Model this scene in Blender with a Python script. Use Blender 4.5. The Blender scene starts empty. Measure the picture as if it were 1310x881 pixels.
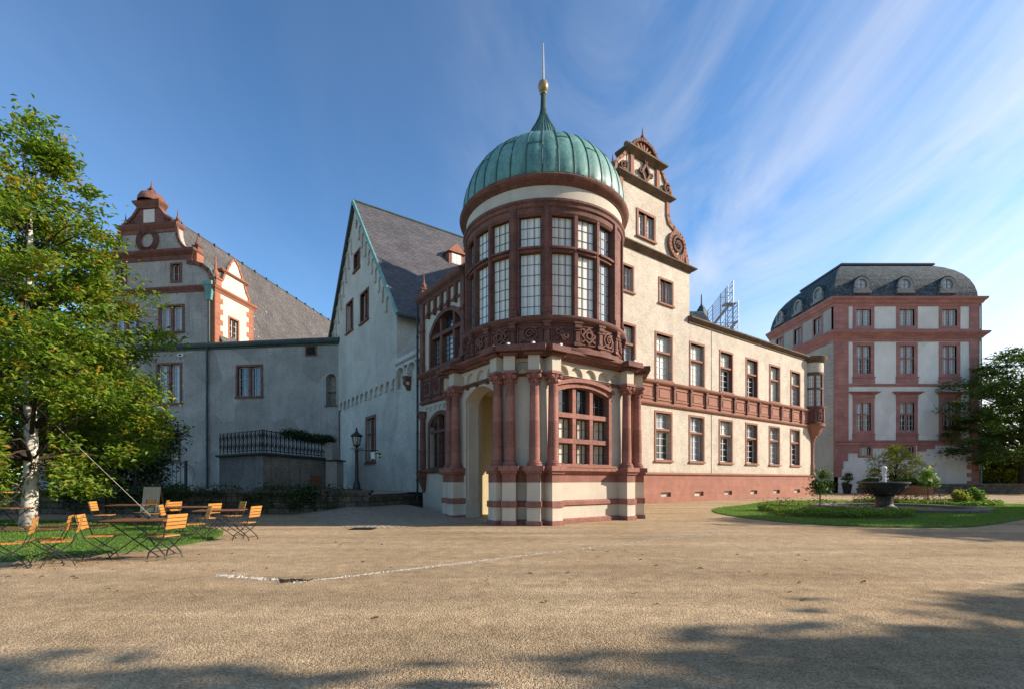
import bpy, math, random
import numpy as np
from mathutils import Vector, Matrix
from mathutils.geometry import tessellate_polygon

R = math.radians
random.seed(7)
rng = np.random.default_rng(7)
S = bpy.context.scene
COL = S.collection

# ------------------------------------------------------------------ camera, sky, sun, exposure
SUN_EL, SUN_AZ = 26.0, 1.0           # azimuth measured from +X towards +Y
cam_d = bpy.data.cameras.new('camera')
cam_d.sensor_width = 36.0
cam_d.lens = 36.0 * 611 / 1310
cam_d.shift_y = 173.5 / 1310
cam_d.clip_end = 3000
cam_d.clip_start = 0.05
cam = bpy.data.objects.new('camera', cam_d)
COL.objects.link(cam)
cam.location = (0, 0, 1.55)
cam.rotation_euler = (R(90), 0, 0)
S.camera = cam

world = bpy.data.worlds.new('World')
S.world = world
world.use_nodes = True
def sky_nodes():
    nt = world.node_tree
    nt.nodes.clear()
    N = nt.nodes.new
    L = nt.links.new
    out = N('ShaderNodeOutputWorld')
    bg = N('ShaderNodeBackground')
    bg.inputs['Strength'].default_value = 0.132
    sky = N('ShaderNodeTexSky')
    sky.sky_type = 'NISHITA'
    sky.sun_disc = False
    sky.sun_elevation = R(SUN_EL)
    sky.sun_rotation = R(90 - SUN_AZ)
    sky.altitude = 300
    sky.air_density = 1.0
    sky.dust_density = 0.7
    sky.ozone_density = 2.6
    hsv = N('ShaderNodeHueSaturation')
    hsv.inputs['Saturation'].default_value = 0.97
    sc1 = N('ShaderNodeMixRGB'); sc1.blend_type = 'MULTIPLY'; sc1.inputs['Fac'].default_value = 1; sc1.inputs['Color2'].default_value = (.25, .25, .25, 1)
    gm = N('ShaderNodeGamma'); gm.inputs['Gamma'].default_value = 1.32
    sc2 = N('ShaderNodeMixRGB'); sc2.blend_type = 'MULTIPLY'; sc2.inputs['Fac'].default_value = 1; sc2.inputs['Color2'].default_value = (3.45, 4.4, 4.4, 1)
    L(sky.outputs[0], sc1.inputs['Color1']); L(sc1.outputs[0], gm.inputs['Color']); L(gm.outputs[0], sc2.inputs['Color1'])
    L(sc2.outputs[0], hsv.inputs['Color'])
    tc = N('ShaderNodeTexCoord')
    # cirrus: project the view direction on a high flat layer and stretch the noise into streaks
    sep = N('ShaderNodeSeparateXYZ')
    L(tc.outputs['Generated'], sep.inputs[0])
    zz = N('ShaderNodeMath'); zz.operation = 'ADD'; zz.inputs[1].default_value = 0.22
    L(sep.outputs['Z'], zz.inputs[0])
    zm = N('ShaderNodeMath'); zm.operation = 'MAXIMUM'; zm.inputs[1].default_value = 0.05
    L(zz.outputs[0], zm.inputs[0])
    dx = N('ShaderNodeMath'); dx.operation = 'DIVIDE'
    dy = N('ShaderNodeMath'); dy.operation = 'DIVIDE'
    L(sep.outputs['X'], dx.inputs[0]); L(zm.outputs[0], dx.inputs[1])
    L(sep.outputs['Y'], dy.inputs[0]); L(zm.outputs[0], dy.inputs[1])
    cmb = N('ShaderNodeCombineXYZ')
    L(dx.outputs[0], cmb.inputs[0]); L(dy.outputs[0], cmb.inputs[1])
    mp = N('ShaderNodeMapping')
    mp.inputs['Rotation'].default_value = (0, 0, R(-12))
    mp.inputs['Scale'].default_value = (1.45, 0.55, 1)
    L(cmb.outputs[0], mp.inputs[0])
    n1 = N('ShaderNodeTexNoise')
    n1.inputs['Scale'].default_value = 1.25
    n1.inputs['Detail'].default_value = 9
    n1.inputs['Roughness'].default_value = 0.60
    n1.inputs['Distortion'].default_value = 1.3
    L(mp.outputs[0], n1.inputs['Vector'])
    n2 = N('ShaderNodeTexNoise')
    n2.inputs['Scale'].default_value = 0.75
    n2.inputs['Detail'].default_value = 3
    L(cmb.outputs[0], n2.inputs['Vector'])
    r1 = N('ShaderNodeMapRange')
    r1.inputs['From Min'].default_value = 0.38
    r1.inputs['From Max'].default_value = 0.73
    L(n1.outputs['Fac'], r1.inputs['Value'])
    # more cloud towards the sun side (right), thin veils to the left
    r2 = N('ShaderNodeMapRange')
    r2.inputs['From Min'].default_value = -0.15
    r2.inputs['From Max'].default_value = 0.62
    r2.inputs['To Min'].default_value = 0.06
    r2.inputs['To Max'].default_value = 0.86
    L(sep.outputs['X'], r2.inputs['Value'])
    r3 = N('ShaderNodeMapRange')
    r3.inputs['From Min'].default_value = 0.30
    r3.inputs['From Max'].default_value = 0.62
    r3.inputs['To Min'].default_value = 0.3
    r3.inputs['To Max'].default_value = 1.0
    L(n2.outputs['Fac'], r3.inputs['Value'])
    m1 = N('ShaderNodeMath'); m1.operation = 'MULTIPLY'
    m2 = N('ShaderNodeMath'); m2.operation = 'MULTIPLY'
    L(r1.outputs[0], m1.inputs[0]); L(r2.outputs[0], m1.inputs[1])
    L(m1.outputs[0], m2.inputs[0]); L(r3.outputs[0], m2.inputs[1])
    # bright hazy air low on the sunny side
    hz = N('ShaderNodeMapRange'); hz.interpolation_type = 'SMOOTHSTEP'
    hz.inputs['From Min'].default_value = .50; hz.inputs['From Max'].default_value = -.02
    L(sep.outputs['Z'], hz.inputs['Value'])
    hx = N('ShaderNodeMapRange'); hx.interpolation_type = 'SMOOTHSTEP'
    hx.inputs['From Min'].default_value = .12; hx.inputs['From Max'].default_value = .75
    L(sep.outputs['X'], hx.inputs['Value'])
    hm = N('ShaderNodeMath'); hm.operation = 'MULTIPLY'
    L(hz.outputs[0], hm.inputs[0]); L(hx.outputs[0], hm.inputs[1])
    hh = N('ShaderNodeMath'); hh.operation = 'MULTIPLY'; hh.inputs[1].default_value = .95
    L(hm.outputs[0], hh.inputs[0])
    hmx = N('ShaderNodeMixRGB'); hmx.inputs['Color2'].default_value = (5.2, 4.6, 4.2, 1)
    L(hh.outputs[0], hmx.inputs['Fac']); L(hsv.outputs[0], hmx.inputs['Color1'])
    mix = N('ShaderNodeMixRGB')
    mix.inputs['Color2'].default_value = (5.2, 4.9, 4.6, 1)
    L(m2.outputs[0], mix.inputs['Fac'])
    L(hmx.outputs[0], mix.inputs['Color1'])
    L(mix.outputs[0], bg.inputs['Color'])
    L(bg.outputs[0], out.inputs['Surface'])
sky_nodes()

sun_d = bpy.data.lights.new('sun', 'SUN')
sun_d.energy = 5.0
sun_d.angle = R(0.55)
sun_d.color = (1.0, 0.88, 0.73)
sun = bpy.data.objects.new('sun', sun_d)
COL.objects.link(sun)
sv = Vector((math.cos(R(SUN_EL)) * math.cos(R(SUN_AZ)), math.cos(R(SUN_EL)) * math.sin(R(SUN_AZ)), math.sin(R(SUN_EL))))
sun.rotation_euler = sv.to_track_quat('Z', 'Y').to_euler()
sun.location = (60, 0, 40)

S.view_settings.view_transform = 'Standard'
S.view_settings.look = 'None'
S.view_settings.gamma = 1.0
S.view_settings.use_curve_mapping = False
S.view_settings.exposure = 0.78
S.render.engine = 'CYCLES'
S.cycles.max_bounces = 6
S.cycles.diffuse_bounces = 3
S.cycles.glossy_bounces = 3
S.cycles.transparent_max_bounces = 8
try:
    S.cycles.use_denoising = True
except Exception:
    pass

# ------------------------------------------------------------------ frames
F_, CX_, HY_, EYE = 611.0, 655.0, 614.0, 1.55
AX = (0.8121, 0.5835)
TH = math.atan2(0.5835, 0.8121)
ORG = (0.6345, 16.1083)
def UV(u, v, z=0.0):
    return Vector((ORG[0] + AX[0] * u - AX[1] * v, ORG[1] + AX[1] * u + AX[0] * v, z))

# ------------------------------------------------------------------ materials
def newmat(name):
    m = bpy.data.materials.new(name)
    m.use_nodes = True
    nt = m.node_tree
    b = nt.nodes['Principled BSDF']
    return m, nt, b

def rgb(c): return (c[0], c[1], c[2], 1)

def stone(name, c1, c2, scale=1.2, fine=22, rough=0.85, bump=0.25, bdist=0.01, streak=0.0, streak_col=None, brick=None, spec=0.25, finemix=0.35, coord='Object', patch=0.0):
    m, nt, b = newmat(name)
    N, L = nt.nodes.new, nt.links.new
    tc = N('ShaderNodeTexCoord')
    n1 = N('ShaderNodeTexNoise'); n1.inputs['Scale'].default_value = scale; n1.inputs['Detail'].default_value = 7; n1.inputs['Roughness'].default_value = .62
    n2 = N('ShaderNodeTexNoise'); n2.inputs['Scale'].default_value = fine; n2.inputs['Detail'].default_value = 4
    L(tc.outputs[coord], n1.inputs['Vector']); L(tc.outputs[coord], n2.inputs['Vector'])
    r = N('ShaderNodeMapRange'); r.inputs['From Min'].default_value = .33; r.inputs['From Max'].default_value = .68
    L(n1.outputs['Fac'], r.inputs['Value'])
    mx = N('ShaderNodeMixRGB'); mx.inputs['Color1'].default_value = rgb(c1); mx.inputs['Color2'].default_value = rgb(c2)
    L(r.outputs[0], mx.inputs['Fac'])
    r2 = N('ShaderNodeMapRange'); r2.inputs['From Min'].default_value = .3; r2.inputs['From Max'].default_value = .7
    r2.inputs['To Min'].default_value = 1 - finemix; r2.inputs['To Max'].default_value = 1 + finemix * .6
    L(n2.outputs['Fac'], r2.inputs['Value'])
    mu = N('ShaderNodeMixRGB'); mu.blend_type = 'MULTIPLY'; mu.inputs['Fac'].default_value = 1
    L(mx.outputs[0], mu.inputs['Color1']); L(r2.outputs[0], mu.inputs['Color2'])
    col = mu.outputs[0]
    if streak:
        mp = N('ShaderNodeMapping'); mp.inputs['Scale'].default_value = (3.4, 3.4, .17)
        L(tc.outputs[coord], mp.inputs[0])
        n3 = N('ShaderNodeTexNoise'); n3.inputs['Scale'].default_value = 1.6; n3.inputs['Detail'].default_value = 6; n3.inputs['Roughness'].default_value = .7
        L(mp.outputs[0], n3.inputs['Vector'])
        r3 = N('ShaderNodeMapRange'); r3.inputs['From Min'].default_value = .52; r3.inputs['From Max'].default_value = .75; r3.inputs['To Max'].default_value = streak
        L(n3.outputs['Fac'], r3.inputs['Value'])
        mm = N('ShaderNodeMixRGB'); mm.inputs['Color2'].default_value = rgb(streak_col or (c1[0] * .45, c1[1] * .45, c1[2] * .45))
        L(r3.outputs[0], mm.inputs['Fac']); L(col, mm.inputs['Color1'])
        col = mm.outputs[0]
    if patch:
        wv = N('ShaderNodeMixRGB'); wv.blend_type = 'ADD'; wv.inputs['Fac'].default_value = .55
        L(tc.outputs[coord], wv.inputs['Color1']); L(n1.outputs['Color'], wv.inputs['Color2'])
        pv = N('ShaderNodeTexVoronoi'); pv.inputs['Scale'].default_value = .42
        L(wv.outputs[0], pv.inputs['Vector'])
        ps_ = N('ShaderNodeSeparateColor'); L(pv.outputs['Color'], ps_.inputs[0])
        pr = N('ShaderNodeMapRange'); pr.inputs['To Min'].default_value = 1 - patch; pr.inputs['To Max'].default_value = 1 + patch * .5
        L(ps_.outputs[0], pr.inputs['Value'])
        pm_ = N('ShaderNodeMixRGB'); pm_.blend_type = 'MULTIPLY'; pm_.inputs['Fac'].default_value = 1
        L(col, pm_.inputs['Color1']); L(pr.outputs[0], pm_.inputs['Color2'])
        col = pm_.outputs[0]
    bumpsrc = n2.outputs['Fac']
    if brick:
        bw, bh, mort, mcol, var = brick
        bt = N('ShaderNodeTexBrick')
        bt.inputs['Scale'].default_value = 1; bt.inputs['Brick Width'].default_value = bw; bt.inputs['Row Height'].default_value = bh
        bt.inputs['Mortar Size'].default_value = mort; bt.inputs['Mortar Smooth'].default_value = .3
        bt.inputs['Color1'].default_value = (1 - var, 1 - var, 1 - var, 1); bt.inputs['Color2'].default_value = (1 + var, 1 + var, 1 + var, 1)
        bt.inputs['Mortar'].default_value = rgb(mcol)
        L(tc.outputs['UV'], bt.inputs['Vector'])
        mb_ = N('ShaderNodeMixRGB'); mb_.blend_type = 'MULTIPLY'; mb_.inputs['Fac'].default_value = 1
        L(col, mb_.inputs['Color1']); L(bt.outputs['Color'], mb_.inputs['Color2'])
        col = mb_.outputs[0]
        inv = N('ShaderNodeMath'); inv.operation = 'SUBTRACT'; inv.inputs[0].default_value = 1
        L(bt.outputs['Fac'], inv.inputs[1])
        ad = N('ShaderNodeMath'); ad.operation = 'MULTIPLY_ADD'; ad.inputs[1].default_value = 1.6
        L(inv.outputs[0], ad.inputs[0]); L(n2.outputs['Fac'], ad.inputs[2])
        bumpsrc = ad.outputs[0]
    L(col, b.inputs['Base Color'])
    b.inputs['Roughness'].default_value = rough
    b.inputs['Specular IOR Level'].default_value = spec
    if bump:
        bp = N('ShaderNodeBump'); bp.inputs['Strength'].default_value = bump; bp.inputs['Distance'].default_value = bdist
        L(bumpsrc, bp.inputs['Height']); L(bp.outputs[0], b.inputs['Normal'])
    return m

M = {}
M['cream'] = stone('cream_plaster', (.60, .52, .42), (.46, .39, .315), 1.3, 8, .9, .45, .018, streak=.5, streak_col=(.38, .32, .265), finemix=.24, patch=0.1)
M['creamin'] = stone('entrance_plaster', (.60, .50, .30), (.54, .45, .27), .8, 18, .9, .15, .01, finemix=.1)
M['pav'] = stone('pavilion_plaster', (.60, .53, .43), (.51, .445, .36), 1.0, 30, .9, .25, .008, streak=.25, streak_col=(.34, .28, .22), finemix=.14, patch=0.08)
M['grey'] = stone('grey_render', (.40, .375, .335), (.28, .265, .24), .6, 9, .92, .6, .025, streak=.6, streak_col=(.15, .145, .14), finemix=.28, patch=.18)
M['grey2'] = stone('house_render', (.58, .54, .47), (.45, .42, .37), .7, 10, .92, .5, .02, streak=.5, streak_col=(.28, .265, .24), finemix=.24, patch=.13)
M['white'] = stone('white_plaster', (.73, .70, .64), (.61, .585, .535), .5, 12, .9, .25, .012, streak=.35, streak_col=(.38, .365, .34), finemix=.14, patch=0.1)
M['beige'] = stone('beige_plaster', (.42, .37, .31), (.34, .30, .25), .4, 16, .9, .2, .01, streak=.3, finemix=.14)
M['red'] = stone('dark_red_sandstone', (.23, .103, .078), (.135, .062, .049), 2.2, 24, .82, .6, .012, streak=.5, streak_col=(.065, .036, .031), finemix=.42, brick=(7.3, .58, .008, (.5, .46, .44), .12))
M['col'] = stone('red_column_sandstone', (.34, .15, .115), (.235, .103, .082), 1.8, 24, .8, .5, .01, streak=.5, streak_col=(.10, .052, .044), finemix=.34, brick=(7.3, .9, .007, (.55, .5, .48), .10))
M['corn'] = stone('weathered_cornice', (.17, .115, .075), (.085, .06, .042), 2.0, 20, .88, .5, .01, streak=.4, streak_col=(.05, .042, .032), finemix=.3)
M['rose'] = stone('rose_sandstone', (.36, .165, .115), (.28, .12, .085), 1.6, 40, .85, .3, .006, streak=.35, streak_col=(.19, .10, .075), finemix=.2, brick=(1.6, .55, .006, (.62, .58, .55), .05))
M['rosep'] = stone('rose_trim', (.32, .15, .10), (.24, .11, .075), 1.6, 40, .85, .3, .006, streak=.25, finemix=.2)
M['pink'] = stone('pink_sandstone', (.40, .185, .16), (.30, .135, .115), .8, 25, .85, .3, .01, streak=.4, streak_col=(.15, .075, .068), finemix=.22, brick=(1.3, .5, .012, (.6, .56, .53), .12))
M['orange'] = stone('warm_sandstone', (.36, .145, .085), (.27, .105, .062), 1.5, 30, .85, .3, .008, finemix=.25)
M['shellw'] = stone('gable_trim', (.20, .105, .07), (.13, .065, .05), 2.5, 30, .85, .5, .01, streak=.4, streak_col=(.06, .045, .035), finemix=.3)
M['slate'] = stone('slate', (.105, .095, .098), (.065, .062, .068), .6, 12, .62, .8, .03, finemix=.3, brick=(.34, .2, .012, (.35, .35, .36), .22), spec=.4)
M['slate2'] = stone('old_slate', (.12, .105, .095), (.075, .068, .066), .4, 6, .75, .8, .03, finemix=.35, brick=(.4, .24, .014, (.45, .45, .45), .2), spec=.3)
M['slateb'] = stone('mansard_slate', (.074, .097, .112), (.040, .057, .068), .6, 5, .75, .9, .04, streak=.5, streak_col=(.13, .135, .125), finemix=.55, brick=(.42, .3, .018, (.4, .4, .4), .4), spec=.2)
M['copper'] = stone('green_copper', (.17, .33, .28), (.07, .185, .165), 1.1, 10, .5, .25, .01, streak=.85, streak_col=(.025, .075, .07), finemix=.25, spec=.5)
M['copperseam'] = stone('copper_seam', (.055, .12, .105), (.03, .07, .062), 2, 20, .55, .2, .01, finemix=.2)
M['copperd'] = stone('dark_copper', (.035, .055, .052), (.06, .085, .08), 1.5, 20, .55, .2, .01, finemix=.2)
M['lead'] = stone('lead_sheet', (.07, .078, .085), (.045, .05, .055), 1.2, 20, .5, .2, .01, finemix=.2)
M['wall'] = stone('rubble_stone', (.17, .135, .10), (.09, .075, .06), 1.2, 9, .92, .9, .05, streak=.5, streak_col=(.035, .035, .03), finemix=.45, brick=(.55, .28, .025, (.5, .48, .45), .3))
M['wallcap'] = stone('wall_coping', (.15, .13, .115), (.09, .08, .07), 1.5, 14, .9, .5, .02, finemix=.3)
M['bast'] = stone('weathered_render', (.30, .26, .21), (.17, .15, .125), .9, 8, .92, .7, .03, streak=.85, streak_col=(.035, .04, .045), finemix=.4)
M['bastblue'] = stone('mossy_render', (.30, .30, .30), (.20, .205, .21), .8, 8, .92, .5, .03, streak=.9, streak_col=(.03, .045, .05), finemix=.3)
M['iron'] = stone('black_iron', (.015, .015, .016), (.03, .028, .026), 5, 60, .5, .2, .003, finemix=.2, spec=.4)
M['irong'] = stone('galvanised_steel', (.42, .43, .44), (.32, .33, .34), 4, 50, .4, .1, .003, finemix=.2, spec=.5)
M['wframe'] = stone('white_paint', (.66, .65, .62), (.55, .54, .51), 3, 40, .55, .1, .003, finemix=.12)
M['bframe'] = stone('brown_paint', (.07, .035, .028), (.05, .026, .022), 3, 40, .55, .1, .003, finemix=.12)
M['lamp_lead'] = stone('lead_came', (.09, .085, .08), (.06, .058, .055), 3, 40, .5, 0, .003, finemix=.1)
M['darkstone'] = stone('dark_fountain_stone', (.022, .02, .019), (.04, .036, .033), 3, 30, .45, .4, .01, finemix=.3, spec=.5)
M['rim'] = stone('basin_rim_stone', (.15, .125, .11), (.10, .085, .075), 2, 30, .8, .4, .01, finemix=.3)
M['ashlar'] = stone('pale_ashlar', (.30, .29, .27), (.22, .215, .20), 2, 20, .85, .3, .01, streak=.4, finemix=.25)
M['terra'] = stone('terracotta_brick', (.26, .115, .06), (.18, .08, .045), 2, 20, .9, .4, .02, finemix=.3, brick=(.5, .22, .02, (.6, .55, .5), .15))
M['gold'] = stone('weathered_gilding', (.36, .25, .09), (.20, .14, .06), 5, 40, .35, .2, .003, finemix=.3, spec=.6)
M['soil'] = stone('bark_mulch', (.16, .085, .05), (.10, .055, .035), 6, 50, .95, .9, .03, finemix=.5)
M['paper'] = stone('pale_board', (.52, .43, .34), (.44, .36, .28), 3, 30, .7, .1, .003, finemix=.1)
M['signw'] = stone('sign_white', (.62, .66, .62), (.55, .60, .56), 3, 30, .5, 0, .003, finemix=.05)
M['signg'] = stone('sign_green', (.012, .11, .05), (.01, .09, .04), 3, 30, .5, 0, .003, finemix=.05)
M['rope'] = stone('pale_rope', (.55, .50, .42), (.45, .41, .34), 9, 60, .8, .3, .003, finemix=.2)
M['marker'] = stone('white_limestone', (.62, .59, .53), (.42, .39, .34), 9, 60, .85, .4, .01, finemix=.25)
M['bark'] = stone('brown_bark', (.07, .05, .035), (.035, .026, .02), 4, 30, .95, 1, .03, finemix=.5)
M['whitewater'] = stone('foaming_water', (.75, .77, .78), (.6, .63, .65), 9, 40, .35, .6, .02, finemix=.15, spec=.5)
M['dark'] = stone('dark_void', (.012, .012, .012), (.018, .017, .016), 3, 20, .9, 0)

def birch():
    m, nt, b = newmat('pale_flaking_bark')
    N, L = nt.nodes.new, nt.links.new
    tc = N('ShaderNodeTexCoord')
    mp = N('ShaderNodeMapping'); mp.inputs['Scale'].default_value = (2.6, 2.6, 1.5)
    L(tc.outputs['Object'], mp.inputs[0])
    v = N('ShaderNodeTexNoise'); v.inputs['Scale'].default_value = 2.8; v.inputs['Detail'].default_value = 5; v.inputs['Distortion'].default_value = .6
    L(mp.outputs[0], v.inputs['Vector'])
    r = N('ShaderNodeValToRGB')
    r.color_ramp.interpolation = 'LINEAR'
    e = r.color_ramp.elements
    e[0].position = .38; e[0].color = (.16, .13, .095, 1)
    e[1].position = .44; e[1].color = (.50, .47, .40, 1)
    x = e.new(.62); x.color = (.66, .63, .56, 1)
    L(v.outputs['Fac'], r.inputs['Fac']); L(r.outputs[0], b.inputs['Base Color'])
    b.inputs['Roughness'].default_value = .85
    bp = N('ShaderNodeBump'); bp.inputs['Strength'].default_value = .4; bp.inputs['Distance'].default_value = .02
    L(v.outputs['Fac'], bp.inputs['Height']); L(bp.outputs[0], b.inputs['Normal'])
    return m
M['birch'] = birch()

def wood(name, c1, c2):
    m, nt, b = newmat(name)
    N, L = nt.nodes.new, nt.links.new
    tc = N('ShaderNodeTexCoord')
    mp = N('ShaderNodeMapping'); mp.inputs['Scale'].default_value = (30, 4, 30)
    L(tc.outputs['Object'], mp.inputs[0])
    n = N('ShaderNodeTexNoise'); n.inputs['Scale'].default_value = 2; n.inputs['Detail'].default_value = 5
    L(mp.outputs[0], n.inputs['Vector'])
    isl = N('ShaderNodeNewGeometry')
    mx = N('ShaderNodeMixRGB'); mx.inputs['Color1'].default_value = rgb(c1); mx.inputs['Color2'].default_value = rgb(c2)
    L(n.outputs['Fac'], mx.inputs['Fac'])
    mr = N('ShaderNodeMapRange'); mr.inputs['To Min'].default_value = .75; mr.inputs['To Max'].default_value = 1.15
    L(isl.outputs['Random Per Island'], mr.inputs['Value'])
    mu = N('ShaderNodeMixRGB'); mu.blend_type = 'MULTIPLY'; mu.inputs['Fac'].default_value = 1
    L(mx.outputs[0], mu.inputs['Color1']); L(mr.outputs[0], mu.inputs['Color2'])
    L(mu.outputs[0], b.inputs['Base Color'])
    b.inputs['Roughness'].default_value = .38
    b.inputs['Specular IOR Level'].default_value = .5
    return m
M['wood'] = wood('orange_oiled_wood', (.54, .26, .065), (.38, .15, .035))
M['woodd'] = wood('brown_weathered_wood', (.26, .105, .04), (.18, .07, .028))

def glass(name, base, fold=0.0, rough=.04, spec=.6, c2=None):
    m, nt, b = newmat(name)
    N, L = nt.nodes.new, nt.links.new
    tc = N('ShaderNodeTexCoord')
    if fold:
        w = N('ShaderNodeTexWave'); w.bands_direction = 'X'
        w.inputs['Scale'].default_value = 1.6; w.inputs['Distortion'].default_value = 2.2; w.inputs['Detail'].default_value = 2
        mp = N('ShaderNodeMapping'); mp.inputs['Scale'].default_value = (1, .06, 1)
        L(tc.outputs['UV'], mp.inputs[0]); L(mp.outputs[0], w.inputs['Vector'])
        mx = N('ShaderNodeMixRGB'); mx.inputs['Color1'].default_value = rgb(base); mx.inputs['Color2'].default_value = rgb(c2)
        L(w.outputs['Fac'], mx.inputs['Fac']); L(mx.outputs[0], b.inputs['Base Color'])
    else:
        n0 = N('ShaderNodeTexNoise'); n0.inputs['Scale'].default_value = .9; n0.inputs['Detail'].default_value = 3
        L(tc.outputs['Object'], n0.inputs['Vector'])
        mx = N('ShaderNodeMixRGB'); mx.inputs['Color1'].default_value = rgb(base); mx.inputs['Color2'].default_value = rgb(c2 or [x * .4 for x in base])
        L(n0.outputs['Fac'], mx.inputs['Fac']); L(mx.outputs[0], b.inputs['Base Color'])
    n = N('ShaderNodeTexNoise'); n.inputs['Scale'].default_value = 2.3; n.inputs['Detail'].default_value = 1
    L(tc.outputs['Object'], n.inputs['Vector'])
    bp = N('ShaderNodeBump'); bp.inputs['Strength'].default_value = .12; bp.inputs['Distance'].default_value = .02
    L(n.outputs['Fac'], bp.inputs['Height']); L(bp.outputs[0], b.inputs['Normal'])
    b.inputs['Roughness'].default_value = rough
    b.inputs['Specular IOR Level'].default_value = spec
    b.inputs['Coat Weight'].default_value = .6
    b.inputs['Coat Roughness'].default_value = .02
    return m
M['gdark'] = glass('dark_window_glass', (.03, .032, .034), spec=.9)
M['gblind'] = glass('glass_before_white_blind', (.84, .79, .68), fold=1, c2=(.62, .58, .49))
M['gcurt'] = glass('glass_before_curtain', (.76, .68, .52), fold=1, c2=(.50, .44, .33))
M['gcurtd'] = glass('glass_before_grey_curtain', (.36, .37, .38), fold=1, c2=(.22, .23, .25))

def water():
    m, nt, b = newmat('water')
    N, L = nt.nodes.new, nt.links.new
    b.inputs['Base Color'].default_value = (.02, .022, .02, 1)
    b.inputs['Roughness'].default_value = .05
    b.inputs['Specular IOR Level'].default_value = .6
    n = N('ShaderNodeTexNoise'); n.inputs['Scale'].default_value = 6
    tc = N('ShaderNodeTexCoord'); L(tc.outputs['Object'], n.inputs['Vector'])
    bp = N('ShaderNodeBump'); bp.inputs['Strength'].default_value = .3; bp.inputs['Distance'].default_value = .03
    L(n.outputs['Fac'], bp.inputs['Height']); L(bp.outputs[0], b.inputs['Normal'])
    return m
M['water'] = water()

def clearglass():
    m, nt, b = newmat('lantern_glass')
    N, L = nt.nodes.new, nt.links.new
    t = N('ShaderNodeBsdfTransparent'); g = N('ShaderNodeBsdfGlossy'); g.inputs['Roughness'].default_value = .05
    mx = N('ShaderNodeMixShader'); mx.inputs['Fac'].default_value = .25
    L(t.outputs[0], mx.inputs[1]); L(g.outputs[0], mx.inputs[2])
    L(mx.outputs[0], nt.nodes['Material Output'].inputs['Surface'])
    return m
M['clear'] = clearglass()

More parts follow.
